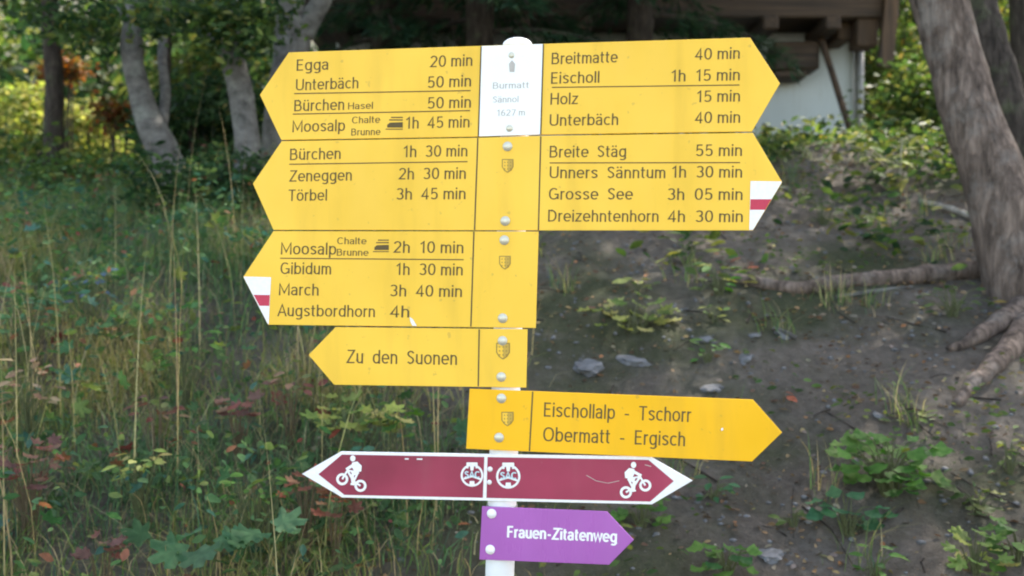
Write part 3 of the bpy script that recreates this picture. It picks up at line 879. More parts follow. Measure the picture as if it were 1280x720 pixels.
# ------------------------------------------------------------------ hut on the terrace above the bank
hy = 9.6
hut = empty("mountain_hut", (1.0, hy, h(1.0, hy)), "brown timber hut on a white rendered base above the bank", "hut")
X = lambda px, Y=hy: (px - 640) / F * Y
Z = lambda py, Y=hy: 1.55 + (360 - py) / F * Y
wx1 = X(1069); wx0 = X(420); zb = Z(160) - 0.5; zt = Z(40)
# masonry base with soft corner
box_obj("base_wall", ((wx0 + wx1) / 2, hy + 2.0, (zb + zt) / 2), (wx1 - wx0, 4.0, zt - zb), M_RENDER, hut, bevel=0.02)
# projecting floor joists and beams carrying the upper storey
fz = zt
for i, jx in enumerate(np.linspace(wx0 + 0.1, wx1 - 0.42, 9)):
    box_obj("floor_joist", (jx, hy - 0.33, fz - 0.08), (0.14, 0.66, 0.12), M_WOODY, hut, bevel=0.012)
box_obj("floor_beam", ((wx0 + wx1) / 2 - 0.05, hy - 0.50, fz + 0.075), (wx1 - wx0 + 0.5, 0.16, 0.18), M_WOOD, hut, bevel=0.012)
box_obj("corbel_block", (X(985), hy - 0.16, Z(78)), (0.42, 0.3, 0.26), M_WOOD, hut, bevel=0.015)
box_obj("corbel_block", (X(985) - 0.05, hy - 0.15, Z(78) - 0.17), (0.3, 0.26, 0.07), M_WOOD, hut, bevel=0.015)
box_obj("corbel_block", (X(1040), hy - 0.2, Z(45)), (0.14, 0.36, 0.26), M_WOODV, hut, bevel=0.015)
box_obj("floor_deck", ((wx0 + wx1) / 2 - 0.05, hy + 1.7, fz + 0.03), (wx1 - wx0 + 0.5, 4.2, 0.05), M_WOODY, hut)
# upper storey: stacked squared logs
for k in range(11):
    z_ = fz + 0.27 + k * 0.205
    box_obj("log_course", ((wx0 + wx1) / 2 - 0.05, hy - 0.42 + 0.012 * (k % 2), z_), (wx1 - wx0 + 0.35, 0.16, 0.196), M_WOOD, hut, bevel=0.02)
for side_x in (wx0 - 0.16, wx1 + 0.06):
    box_obj("gable_wall", (side_x, hy + 1.7, fz + 1.3), (0.12, 4.0, 2.3), M_WOODY, hut, bevel=0.01)
box_obj("rear_wall", ((wx0 + wx1) / 2, hy + 3.72, fz + 1.3), (wx1 - wx0 + 0.2, 0.12, 2.3), M_WOOD, hut)
for cx_ in (X(700), X(850)):
    f_ = box_obj("window_frame", (cx_, hy - 0.515, fz + 1.4), (0.72, 0.05, 0.8), M_WOODV, hut, bevel=0.01)
    p_ = box_obj("window_pane", (cx_, hy - 0.545, fz + 1.4), (0.58, 0.012, 0.66), M_GLASS, hut)
# corner post, hanging eave board, drainpipe, leaning prop
box_obj("corner_post", (X(1060), hy - 0.42, fz + 0.16), (0.2, 0.22, 0.85), M_WOODV, hut, bevel=0.015)
box_obj("eave_board", (X(1084), hy - 0.62, Z(40) + 0.15), (0.13, 0.06, 1.25), M_WOODV, hut, Matrix.Rotation(R(6), 4, 'Y'), bevel=0.006)
box_obj("eave_board", (X(1096), hy - 0.5, Z(10) + 0.5), (0.10, 0.06, 1.5), M_WOODV, hut, Matrix.Rotation(R(9), 4, 'Y'), bevel=0.006)
link("drainpipe", bm_mesh("drainpipe", tube([(Vector((wx1 + 0.02, hy - 0.05, zb)), 0.045), (Vector((wx1 + 0.02, hy - 0.05, fz)), 0.045)], 14), True), M_PIPE, hut)
link("wooden_prop", bm_mesh("wooden_prop", tube(catmull([(Vector((X(1034), hy - 0.75, Z(165) - 0.2)), 0.032), (Vector((X(1024), hy - 0.5, Z(120))), 0.03), (Vector((X(1014), hy - 0.3, Z(58))), 0.032)], 5), 10, 0.12, 2), True), M_WOODV, hut)
# pitched roof of stone slabs
rz = fz + 2.5
for sg in (-1, 1):
    bm = bmesh.new()
    add_box(bm, (0, 0, 0), (wx1 - wx0 + 1.4, 3.3, 0.12), None)
    bmesh.ops.transform(bm, matrix=Matrix.Translation(((wx0 + wx1) / 2, hy + 1.65 + sg * 1.5, rz + 0.55)) @ Matrix.Rotation(R(-24 * sg), 4, 'X'), verts=bm.verts)
    link("roof_slope", bm_mesh("roof_slope", bm), M_SLATE, hut)
box_obj("chimney", (X(760), hy + 1.9, rz + 1.5), (0.55, 0.55, 1.1), M_RENDER, hut, bevel=0.02)

# ------------------------------------------------------------------ trees
def tree(name, label, trunk, mat, limbs=(), crowns=(), group=None, roots=(), rough=0.10, sides=18, sub=7, pal=PAL_MID, leaf=0.06):
    b = trunk[0][0]
    t = empty(name, b, label, "tree", group)
    link("trunk", bm_mesh("trunk", tube(catmull(trunk, sub), sides, rough, b.x * 3), True), mat, t)
    for lm in limbs:
        link("limb", bm_mesh("limb", tube(catmull(lm, 5), 10, rough, b.x), True), mat, t)
    for rt in roots:
        link("root", bm_mesh("root", tube(catmull(rt, 6), 14, 0.32, b.y, 11), True), mat, t)
    for cr in crowns:
        crown_obj("crown", t, *cr[:6], cr[6] if len(cr) > 6 else leaf, cr[7] if len(cr) > 7 else pal) if False else \
            crown_obj("crown", t, cr[0], cr[1], cr[2], cr[3], cr[4], leaf, pal)
    return t
def pr(px, py, Y, wpx):
    """trunk joint seen at a photo point, at depth Y, with its width in photo pixels"""
    return (at(px, py, Y), wpx / 2 * Y / F)

# big leaning tree with bare roots
base = at(1290, 372, 3.72)
def rootpath(pts, r0, r1, lift=0.3):
    out = []
    n_ = len(pts)
    for i, (px, py) in enumerate(pts):
        p = on_ground(px, py); r_ = r0 + (r1 - r0) * i / (n_ - 1)
        out.append((p + Vector((0, 0, r_ * lift)), r_))
    return out
tree("leaning_tree", "thick leaning tree with rough brown bark and bare roots on the bank",
     [(base + Vector((0.02, 0.05, -0.25)), 0.20), (base, 0.165), pr(1272, 318, 3.74, 92), pr(1247, 235, 3.8, 76), pr(1216, 150, 3.88, 68), pr(1194, 75, 3.95, 66), pr(1172, -10, 4.0, 66),
      (at(1150, -120, 4.05), 0.1), (at(1130, -420, 4.2), 0.08), (at(1110, -900, 4.4), 0.05), (at(1100, -1300, 4.5), 0.02)],
     M_BARK_PINE,
     limbs=[[(at(1130, -420, 4.2), 0.05), (at(1000, -620, 4.6), 0.035), (at(820, -760, 5.0), 0.012)],
            [(at(1115, -800, 4.35), 0.04), (at(1300, -1000, 4.2), 0.03), (at(1500, -1150, 4.0), 0.01)],
            [(at(1120, -600, 4.3), 0.04), (at(1250, -760, 5.0), 0.03), (at(1330, -900, 5.8), 0.01)]],
     crowns=[((1.5, 5.4, 6.4), (2.9, 2.7, 1.7), 330, 70, 0.24)],  # unseen crown, placed and thickened to block sun from the bank
     roots=[rootpath([(1278, 345), (1200, 348), (1120, 352), (1050, 358), (1000, 366), (960, 360), (915, 352)], 0.043, 0.02, 0.4),
            rootpath([(1285, 385), (1255, 405), (1225, 424), (1205, 434), (1185, 440)], 0.045, 0.012, 0.3),
            rootpath([(1290, 410), (1262, 440), (1235, 468), (1212, 488), (1195, 510)], 0.048, 0.014, 0.3),
            rootpath([(1290, 370), (1320, 400), (1360, 430)], 0.06, 0.03, 0.5)],
     rough=0.09, sides=28, pal=PAL_MID, leaf=0.07)
tree("dark_tree", "darker slim tree standing right behind the leaning tree",
     [(at(1284, 300, 4.6) - Vector((0, 0, 0.3)), 0.14), pr(1275, 240, 4.6, 66), pr(1252, 130, 4.65, 56), pr(1232, 50, 4.7, 50), pr(1216, -30, 4.75, 46), (at(1190, -300, 4.8), 0.06), (at(1180, -900, 4.9), 0.03)],
     M_BARK_DARK, crowns=[((2.8, 6.6, 6.2), (2.0, 1.8, 1.5), 190, 70, 0.22)], pal=PAL_MID, leaf=0.07)  # crown out of view, enlarged to keep sun off the bank
p0 = on_ground(1292, 262)
tree("edge_tree", "straight dark trunk behind the leaning tree, beside the dark slim one",
     [(at(1288, 262, 6.2) - Vector((0, 0, 0.4)), 0.14), pr(1287, 200, 6.2, 42), pr(1284, 100, 6.2, 40), pr(1282, 0, 6.2, 38), (at(1280, -500, 6.3), 0.08), (at(1275, -1000, 6.4), 0.03)],
     M_BARK_DARK, crowns=[((3.9, 7.0, 6.6), (2.1, 1.7, 1.7), 110, 65, 0.22)], pal=PAL_YEL, leaf=0.07)  # crown out of view, sized to hold back part of the sun

# grey trees on the left
tree("crooked_tree", "crooked grey tree with a bend low in its trunk, above the grass",
     [(at(226, 275, 5.3) - Vector((0, 0, 0.2)), 0.11), pr(219, 240, 5.3, 46), pr(203, 188, 5.32, 40), pr(186, 150, 5.35, 32), pr(173, 108, 5.38, 28), pr(165, 62, 5.4, 26), pr(170, 0, 5.45, 25), (at(176, -120, 5.5), 0.05), (at(200, -420, 5.6), 0.04), (at(215, -800, 5.7), 0.015)],
     M_BARK_GREY,
     limbs=[[pr(198, 178, 5.32, 16), pr(207, 120, 5.5, 13), pr(203, 60, 5.7, 11), pr(214, -40, 5.9, 8)], [pr(168, 40, 5.42, 10), pr(120, -30, 5.5, 7), pr(60, -90, 5.6, 4)]],
     crowns=[((-2.1, 5.9, 4.6), (1.5, 1.5, 1.2), 70, 55, 0.18), (tuple(at(110, 30, 5.3)), (0.34, 0.3, 0.14), 16, 40, 0.07), (tuple(at(215, 20, 5.1)), (0.2, 0.3, 0.1), 12, 36, 0.06)], pal=PAL_DARK + PAL_MID, leaf=0.048)
tree("stubby_tree", "straight pale grey trunk between the crooked tree and the forked tree",
     [(at(298, 275, 5.0) - Vector((0, 0, 0.2)), 0.09), pr(300, 250, 5.0, 34), pr(309, 195, 5.0, 32), pr(302, 125, 5.05, 31), pr(291, 70, 5.1, 28), pr(286, 0, 5.15, 26), (at(280, -200, 5.3), 0.045), (at(270, -600, 5.4), 0.02)],
     M_BARK_GREY,
     limbs=[[pr(296, 95, 5.07, 10), pr(255, 30, 5.2, 7), pr(225, -30, 5.3, 4)], [pr(288, 30, 5.1, 9), pr(330, -40, 5.2, 6), pr(380, -90, 5.3, 3)]],
     crowns=[((-1.45, 5.4, 4.1), (1.2, 1.2, 1.0), 60, 55, 0.17), (tuple(at(262, 38, 4.8)), (0.26, 0.25, 0.13), 18, 40, 0.06), (tuple(at(325, 12, 4.9)), (0.22, 0.25, 0.08), 10, 36, 0.06)], pal=PAL_DARK + PAL_MID, leaf=0.048)
tree("forked_tree", "pale grey tree forking into two stems, partly behind the topmost sign",
     [(at(338, 285, 5.8) - Vector((0, 0, 0.3)), 0.1), pr(340, 230, 5.8, 36), pr(347, 170, 5.8, 36), pr(355, 110, 5.8, 42), pr(366, 60, 5.8, 46), pr(364, 0, 5.82, 36), (at(360, -150, 5.9), 0.06), (at(350, -600, 6.0), 0.02)],
     M_BARK_GREY,
     limbs=[[pr(368, 66, 5.8, 30), pr(388, 25, 5.8, 27), pr(408, -15, 5.82, 24), (at(440, -120, 5.9), 0.045), (at(480, -400, 6.1), 0.02)]],
     crowns=[((-1.2, 6.4, 4.9), (1.5, 1.4, 1.2), 70, 55, 0.18)], pal=PAL_DARK + PAL_MID, leaf=0.048)
tree("far_dark_tree", "dark distant trunk in the wood beside the orange shrubs",
     [(at(66, 250, 8.5) - Vector((0, 0, 0.5)), 0.13), pr(66, 200, 8.5, 26), pr(68, 100, 8.5, 22), pr(62, 0, 8.5, 20), (at(60, -300, 8.6), 0.05)],
     M_BARK_DARK, crowns=[((-4.3, 9.2, 4.9), (1.8, 1.5, 1.2), 110, 60, 0.2)], pal=PAL_DARK, leaf=0.075)
tree("thin_far_tree", "thin dark trunk seen just behind the crooked tree's bend",
     [(at(212, 250, 7.5) - Vector((0, 0, 0.4)), 0.07), pr(212, 200, 7.5, 16), pr(206, 100, 7.5, 15), pr(210, 0, 7.5, 13), (at(215, -200, 7.6), 0.03)],
     M_BARK_DARK, crowns=[((-2.7, 7.8, 4.6), (1.3, 1.2, 0.9), 80, 60, 0.18)], pal=PAL_MID, leaf=0.065)

# conifer whose drooping boughs hang in front of the hut
def conifer(name, label, bx_, by_, zlow, ztop, rad, nb, pal=PAL_CONIF, trunk_r=0.12):
    zg = h(bx_, by_)
    t = empty(name, (bx_, by_, zg), label, "tree", "conifers by the hut")
    link("trunk", bm_mesh("trunk", tube([(Vector((bx_, by_, zg - 0.2)), trunk_r), (Vector((bx_, by_, (zg + ztop) / 2)), trunk_r * 0.7), (Vector((bx_, by_, ztop)), 0.015)], 12, 0.1, bx_), True), M_BARK_DARK, t)
    P_, D_, U_, S_, C_ = [], [], [], [], []
    bm = bmesh.new()
    for i in range(nb):
        f = (i + random.random()) / nb
        z_ = zlow + (ztop - zlow) * f
        a = i * 2.4 + random.uniform(-0.3, 0.3)
        ln = rad * (1 - f) ** 0.8 * random.uniform(0.75, 1.1) + 0.15
        d = Vector((math.cos(a), math.sin(a), 0))
        pts = []
        for k in range(8):
            u = k / 7
            pts.append((Vector((bx_, by_, z_)) + d * ln * u + Vector((0, 0, 0.12 * u * ln - 0.42 * u * u * ln)), 0.02 * (1 - u) + 0.004))
        tube(pts, 5, bm=bm)
        m = int(120 * ln) + 20
        for k in range(m):
            u = random.uniform(0.15, 1.0)
            q = pts[min(7, int(u * 7))][0].lerp(pts[min(7, int(u * 7) + 1)][0], (u * 7) % 1)
            sd_ = Vector((-d.y, d.x, 0)) * random.choice((-1, 1))
            w_ = 0.32 * ln * (1 - u * 0.75) * random.random()
            q = q + sd_ * w_ + Vector((0, 0, -0.25 * w_ + random.uniform(-0.05, 0.02)))
            for r_ in range(3):
                P_.append(q + Vector((random.gauss(0, .02), random.gauss(0, .02), random.gauss(0, .015))))
                D_.append((d * 0.7 + sd_ * random.uniform(0.2, 1.0) + Vector((random.uniform(-.4, .4), random.uniform(-.4, .4), random.uniform(-0.8, 0.2)))))
                U_.append((random.uniform(-.4, .4), random.uniform(-.4, .4), 1)); S_.append(random.uniform(0.07, 0.14))
    C_ = pick(len(P_), pal)
    link("bough", bm_mesh("bough", bm), M_BARK_DARK, t)
    link("crown", leaf_mesh("crown", [tuple(x) for x in P_], [tuple(x) for x in D_], U_, S_, C_, T_needle()), M_LEAF, t)
    return t
conifer("conifer", "dark green conifer with drooping boughs just above the middle of the topmost sign", X(600, 7.6), 7.6, 3.45, 9.0, 1.45, 52)
conifer("conifer", "dark conifer in front of the brown hut, over the word Breitmatte", X(800, 8.0), 8.0, 3.7, 8.0, 1.15, 40)
conifer("conifer", "dark conifer between the forked tree and the hut", X(480, 8.2), 8.2, 3.4, 8.5, 1.2, 44)

# ------------------------------------------------------------------ shrubs
def shrub(name, label, c, rad, clumps, per, spread, leaf, pal, group=None, stems=5):
    """c: crown centre; the stems go down to the ground"""
    zg = h(c[0], c[1])
    t = empty(name, (c[0], c[1], zg), label, "shrub", group)
    bm = bmesh.new()
    for i in range(stems):
        a = random.uniform(0, 6.28); e = Vector(c) + Vector((math.cos(a) * rad[0] * .7, math.sin(a) * rad[1] * .7, random.uniform(-.1, .8) * rad[2]))
        b = Vector((c[0] + random.uniform(-.1, .1), c[1] + random.uniform(-.1, .1), zg - 0.05))
        tube(catmull([(b, 0.018), (b.lerp(e, .5) + Vector((0, 0, .1)), 0.012), (e, 0.004)], 3), 6, bm=bm)
    link("stems", bm_mesh("stems", bm), M_BARK_DARK, t)
    crown_obj("foliage", t, c, rad, clumps, per, spread, leaf, pal)
    return t
SH = "shrubs along the top of the bank"
def sh_at(px, py, Y): return tuple(at(px, py, Y))
shrub("leafy_shrub", "sunlit yellow-green shrub at the foot of the white hut wall", sh_at(1020, 196, 7.2), (0.6, 0.4, 0.14), 50, 40, 0.10, 0.075, PAL_YEL, SH)
shrub("leafy_shrub", "green shrub between the hut corner and the leaning tree", sh_at(1145, 155, 8.0), (0.36, 0.5, 0.5), 70, 45, 0.12, 0.07, PAL_MID, SH)
shrub("leafy_shrub", "tall bluish-green shrub behind the hut's drainpipe", sh_at(1125, 60, 11.5), (0.9, 0.8, 1.2), 70, 50, 0.16, 0.09, PAL_MID, SH)
shrub("leafy_shrub", "bright yellow shrub showing behind the dark slim tree", sh_at(1262, 70, 10.0), (0.8, 0.7, 1.3), 60, 45, 0.15, 0.09, PAL_YEL, SH)
shrub("leafy_shrub", "low dark shrub under the leaning tree's lit twigs", sh_at(1150, 215, 6.0), (0.5, 0.4, 0.2), 36, 40, 0.09, 0.06, PAL_MID, SH)
shrub("leafy_shrub", "dark green shrub between the crooked and straight grey trunks", sh_at(258, 165, 6.2), (0.42, 0.35, 0.36), 60, 55, 0.09, 0.055, PAL_DARK, SH)
shrub("leafy_shrub", "dark low shrub at the foot of the straight pale trunk", sh_at(262, 228, 4.9), (0.3, 0.25, 0.16), 36, 45, 0.07, 0.05, PAL_DARK, SH)
shrub("leafy_shrub", "broad leafy shrub at the very edge of the wood beyond the grass", sh_at(15, 215, 6.4), (0.6, 0.5, 0.22), 40, 50, 0.10, 0.05, PAL_MID, SH)
shrub("leafy_shrub", "low shrub below the sunlit gap among the trees", sh_at(125, 230, 6.0), (0.45, 0.4, 0.14), 34, 50, 0.09, 0.05, PAL_MID, SH)
shrub("autumn_shrub", "orange autumn shrub beside the crooked trunk", sh_at(146, 142, 9.5), (0.19, 0.2, 0.14), 16, 40, 0.08, 0.07, PAL_ORANGE, SH)
shrub("autumn_shrub", "rusty orange shrub higher up behind the far dark trunk", sh_at(76, 86, 10.5), (0.24, 0.2, 0.13), 14, 40, 0.08, 0.07, PAL_ORANGE, SH)
shrub("leafy_shrub", "pale sunlit shrub in the gap beside the orange autumn shrub", sh_at(112, 165, 11.5), (0.5, 0.4, 0.38), 40, 45, 0.10, 0.08, PAL_PALE, SH)  # sunlight in the gap is painted in by paler leaf colours
shrub("leafy_shrub", "small sunlit yellowish shrub beside the far dark trunk", sh_at(22, 150, 11.0), (0.4, 0.4, 0.45), 30, 45, 0.10, 0.08, PAL_PALE, SH)  # paler leaves carry the sunlight in their colour
shrub("leafy_shrub", "yellow-brown shrub glowing between the two grey trunks", sh_at(258, 115, 9.5), (0.5, 0.45, 0.45), 50, 45, 0.11, 0.08, PAL_YEL, SH)

# far-off wood on the hillside: one mass
P_, C_, S_ = [], [], []
for i in range(210):
    a = random.uniform(-0.8, 0.8) if i < 150 else random.choice((-1, 1)) * random.uniform(0.75, 1.7)
    Y = random.uniform(14, 34) if i < 150 else random.uniform(9, 26)
    x_, y_ = a * Y, Y
    if -3 < x_ < 5 and y_ < 16: y_ += 5
    zg = h(x_, y_)
    hh = random.uniform(2.5, 8)
    p, s_ = crown_pts((x_, y_, zg + hh * 0.5), (hh * .3, hh * .3, hh * 0.52), 22, 28, 0.30)
    P_.append(p); C_.append(pick(len(p), random.choice([PAL_DARK, PAL_DARK, PAL_MID, PAL_MID, PAL_YEL])) * s_[:, None]); S_.append(rng.uniform(0.14, 0.3, len(p)))
P_ = np.concatenate(P_); C_ = np.concatenate(C_); S_ = np.concatenate(S_)
o = link("distant_wood", leaf_mesh("distant_wood", P_, rand_dirs(len(P_)), rand_dirs(len(P_), 0.1, 1), S_, C_, T_oval()), M_LEAF)
tag(o, "green mixed wood on the hillside behind the hut and trees", "wood", kind="stuff")

# ------------------------------------------------------------------ grass and ground cover
def blades(name, roots, lens, widths, bend, cols, segs=4, lean=None):
    n = len(roots)
    a = rng.uniform(0, 2 * np.pi, n)
    d = np.stack([np.cos(a), np.sin(a), np.zeros(n)], 1)
    if lean is not None: d = d + lean; d /= np.linalg.norm(d, axis=1, keepdims=True)
    a2 = a + rng.normal(0, .6, n) + np.pi / 2
    sd_ = np.stack([np.cos(a2), np.sin(a2), np.zeros(n)], 1)
    vs_, k = [], segs * 2 + 1
    for i in range(segs + 1):
        u = i / segs
        c = roots + d * (bend * lens * u ** 2)[:, None] + np.array([0, 0, 1.0]) * (lens * (u - 0.42 * bend * u ** 2.4))[:, None]
        w_ = (widths * (1 - u ** 1.6) / 2)[:, None]
        if i < segs: vs_ += [c - sd_ * w_, c + sd_ * w_]
        else: vs_ += [c]
    v = np.stack(vs_, 1).reshape(-1, 3)
    base_ = np.arange(n)[:, None] * k
    fl, ct = [], []
    quads = np.array([[2 * i, 2 * i + 1, 2 * i + 3, 2 * i + 2] for i in range(segs - 1)]).reshape(-1)
    qf = (base_ + quads[None]).reshape(-1)
    tri = (base_ + np.array([[2 * segs - 2, 2 * segs - 1, 2 * segs]])).reshape(-1)
    f = np.concatenate([qf, tri]); c_ = np.concatenate([np.full(n * (segs - 1), 4), np.full(n, 3)])
    return mesh_np(name, v, f, c_, np.repeat(cols, k, axis=0))

def scatter(n, x0, x1, y0, y1, dens):
    out = []
    while len(out) < n:
        x_, y_ = random.uniform(x0, x1), random.uniform(y0, y1)
        if abs(x_) > 0.72 * y_ + 0.7: continue
        if random.random() < dens(x_, y_): out.append((x_, y_, h(x_, y_)))
    return np.array(out)

def d_grass(x, y):
    b = sstep(0.12, -0.45, x + 0.25 * nz(x * 1.5, y * 1.5, 7))
    cl = 0.35 + 0.65 * sstep(-0.25, 0.3, nz(x * 2.6, y * 2.6, 2))
    return b * cl
PAL_GRASS = [(4, (0.095, 0.165, 0.05)), (4, (0.14, 0.20, 0.062)), (3, (0.24, 0.25, 0.09)), (3, (0.36, 0.30, 0.16)), (1.4, (0.06, 0.125, 0.075))]
PAL_STRAW = [(3, (0.36, 0.30, 0.15)), (3, (0.24, 0.24, 0.07)), (2, (0.16, 0.20, 0.06)), (1, (0.42, 0.36, 0.21))]
PAL_TEAL = [(4, (0.075, 0.15, 0.062)), (3, (0.11, 0.19, 0.075)), (2, (0.28, 0.25, 0.14)), (2, (0.05, 0.10, 0.05))]
def grass_cols(r):
    q = np.array([nz(a * 1.7 + 5, b * 1.7, 13) + 0.25 * nz(a * 7, b * 7, 3) for a, b, c in r])[:, None]
    n = len(r)
    return np.where(q > 0.16, pick(n, PAL_STRAW), np.where(q < -0.16, pick(n, PAL_TEAL), pick(n, PAL_GRASS)))
r_ = scatter(54000, -5.6, 0.4, 1.5, 7.2, d_grass)
n = len(r_)
o = link("grass", blades("grass", r_, rng.uniform(0.08, 0.28, n), rng.uniform(0.0016, 0.0036, n), rng.uniform(0.25, 1.4, n), grass_cols(r_)), M_GRASS)
tag(o, "tangled green and straw-coloured grass covering the bank", "grass", kind="stuff")
r_ = scatter(30000, -5.2, 0.4, 1.5, 6.5, d_grass); n = len(r_)
o = link("short_grass", blades("short_grass", r_, rng.uniform(0.05, 0.14, n), rng.uniform(0.002, 0.005, n), rng.uniform(0.8, 1.9, n), grass_cols(r_), 3), M_GRASS)
tag(o, "short bent thatch of old and new grass under the taller grass", "grass", kind="stuff")
# sparse tufts on the bare earth
cent = scatter(70, -0.4, 3.4, 1.7, 6.4, lambda x, y: 0.5)
pts = []
for c in cent:
    for k in range(random.randint(10, 34)):
        x_, y_ = c[0] + random.gauss(0, .035), c[1] + random.gauss(0, .035); pts.append((x_, y_, h(x_, y_)))
r_ = np.array(pts); n = len(r_)
o = link("sparse_grass", blades("sparse_grass", r_, rng.uniform(0.05, 0.2, n), rng.uniform(0.002, 0.004, n), rng.uniform(0.2, 1.1, n), pick(n, PAL_GRASS)), M_GRASS)
tag(o, "thin scattered grass on the bare earth bank", "grass", kind="stuff")
# tall dry stalks
r_ = scatter(170, -3.2, -0.1, 1.7, 5.2, lambda x, y: d_grass(x, y) * sstep(-0.1, 0.35, nz(x * 1.3, y * 1.3, 11)))
n = len(r_)
o = link("dry_grass", blades("dry_grass", r_, rng.uniform(0.4, 0.85, n), rng.uniform(0.0025, 0.0045, n), rng.uniform(0.02, 0.45, n), pick(n, [(3, (0.34, 0.29, 0.15)), (2, (0.25, 0.24, 0.10)), (1, (0.42, 0.36, 0.2))]), 5), M_GRASS)
tag(o, "tall dry straw-coloured grass stalks on the bank", "grass", kind="stuff")

def cover(name, label, n, region, dens, size, pal, zr, templ, mat=None, flat=0.3):
    r_ = scatter(n, *region, dens)
    hgt = rng.uniform(zr[0], zr[1], n) * np.array([0.5 + 0.9 * max(0, nz(a * 2, b * 2, 4) + .4) for a, b, c in r_])
    p = r_ + np.stack([np.zeros(n), np.zeros(n), hgt], 1)
    d = rand_dirs(n, -flat, flat); u = rand_dirs(n, 0.4, 1)
    o = link(name, leaf_mesh(name, p, d, u, rng.uniform(size[0], size[1], n), pick(n, pal), templ), mat or M_LEAF)
    return tag(o, label, "ground cover", kind="stuff")
PAL_COVER = [(5, (0.05, 0.11, 0.045)), (4, (0.08, 0.15, 0.055)), (3, (0.14, 0.19, 0.06)), (1.6, (0.05, 0.12, 0.085)), (0.5, (0.2, 0.10, 0.06)), (0.4, (0.17, 0.06, 0.05))]
cover("ground_cover", "low mixed green leaves growing among the grass", 17000, (-5, 0.3, 1.6, 7.2), d_grass, (0.016, 0.045), PAL_COVER, (0.0, 0.27), T_oval(), flat=0.6)
cover("ground_cover", "broad lobed leaves scattered among the grass", 2200, (-5, 0.2, 1.6, 6.5), d_grass, (0.035, 0.075), PAL_COVER, (0.02, 0.2), T_lobed(), flat=0.5)
cover("bank_top_leaves", "mixed green and yellowish low leaves along the top edge of the earth bank", 6200, (0.4, 4.2, 3.7, 8.8), lambda x, y: (0.04 + 0.96 * sstep(4.3, 5.4, y + 1.1 * nz(x * 1.1, y * 1.1, 9))) * (0.06 + 0.94 * sstep(-.05, .3, nz(x * 2.0, y * 2.0, 17))), (0.03, 0.085), PAL_MID + PAL_YEL + PAL_DARK, (0.0, 0.17), T_oval(), flat=0.6)
cover("small_herbs", "small green leaves dotted over the bare earth", 2600, (-0.2, 3.6, 1.7, 6.0), lambda x, y: sstep(0.05, 0.4, nz(x * 1.6, y * 1.6, 21)), (0.012, 0.036), PAL_MID, (0.0, 0.06), T_oval(), flat=0.4)
PAL_DEAD = [(3, (0.13, 0.085, 0.05)), (2, (0.09, 0.06, 0.04)), (1.5, (0.24, 0.17, 0.09)), (0.25, (0.26, 0.13, 0.06)), (0.5, (0.26, 0.21, 0.10)), (1.2, (0.2, 0.17, 0.14))]
cover("leaf_litter", "small dead brown leaves lying on the earth", 12000, (-0.6, 3.8, 1.6, 6.6), lambda x, y: 0.35 + 0.65 * sstep(-0.2, 0.3, nz(x * 2, y * 2, 31)), (0.007, 0.028), PAL_DEAD, (0.002, 0.014), T_oval(), M_LITTER, 0.3)
# twigs and grit
tw = scatter(170, -0.4, 3.6, 1.7, 6.2, lambda x, y: 1)
bm = bmesh.new()
for p in tw:
    a = random.uniform(0, 6.28); l = random.uniform(0.04, 0.22)
    q0 = Vector(p); x1, y1 = p[0] + math.cos(a) * l, p[1] + math.sin(a) * l
    q1 = Vector((x1, y1, h(x1, y1)))
    mid = q0.lerp(q1, .5) + Vector((random.gauss(0, .008), random.gauss(0, .008), random.uniform(0, .012)))
    r0 = random.uniform(0.0012, 0.004)
    tube([(q0 + Vector((0, 0, .003)), r0), (mid + Vector((0, 0, .003)), r0 * .9), (q1 + Vector((0, 0, .003)), r0 * .6)], 5, bm=bm)
o = link("twig_litter", bm_mesh("twig_litter", bm), M_BARK_DARK)
tag(o, "thin dead twigs strewn over the earth bank", "twigs", kind="stuff")
gp = scatter(1900, -0.5, 3.6, 1.7, 6.0, lambda x, y: 0.3 + 0.7 * sstep(0, .3, nz(x * 2.5, y * 2.5, 41)))
ico = bmesh.new(); bmesh.ops.create_icosphere(ico, subdivisions=1, radius=1)
iv = np.array([tuple(v.co) for v in ico.verts]); jf = np.array([[v.index for v in f.verts] for f in ico.faces]); ico.free()
sc = rng.uniform(0.003, 0.011, (len(gp), 1, 1)) * np.concatenate([rng.uniform(.7, 1.4, (len(gp), 1, 2)), rng.uniform(.4, .8, (len(gp), 1, 1))], 2)
v = gp[:, None, :] + iv[None] * sc * rng.uniform(.8, 1.2, (len(gp), len(iv), 1))
f = (jf[None] + (np.arange(len(gp)) * len(iv))[:, None, None]).reshape(-1)
o = link("gravel", mesh_np("gravel", v.reshape(-1, 3), f, np.full(len(gp) * len(jf), 3)), M_STONE)
tag(o, "fine grey grit on the earth bank", "gravel", kind="stuff")

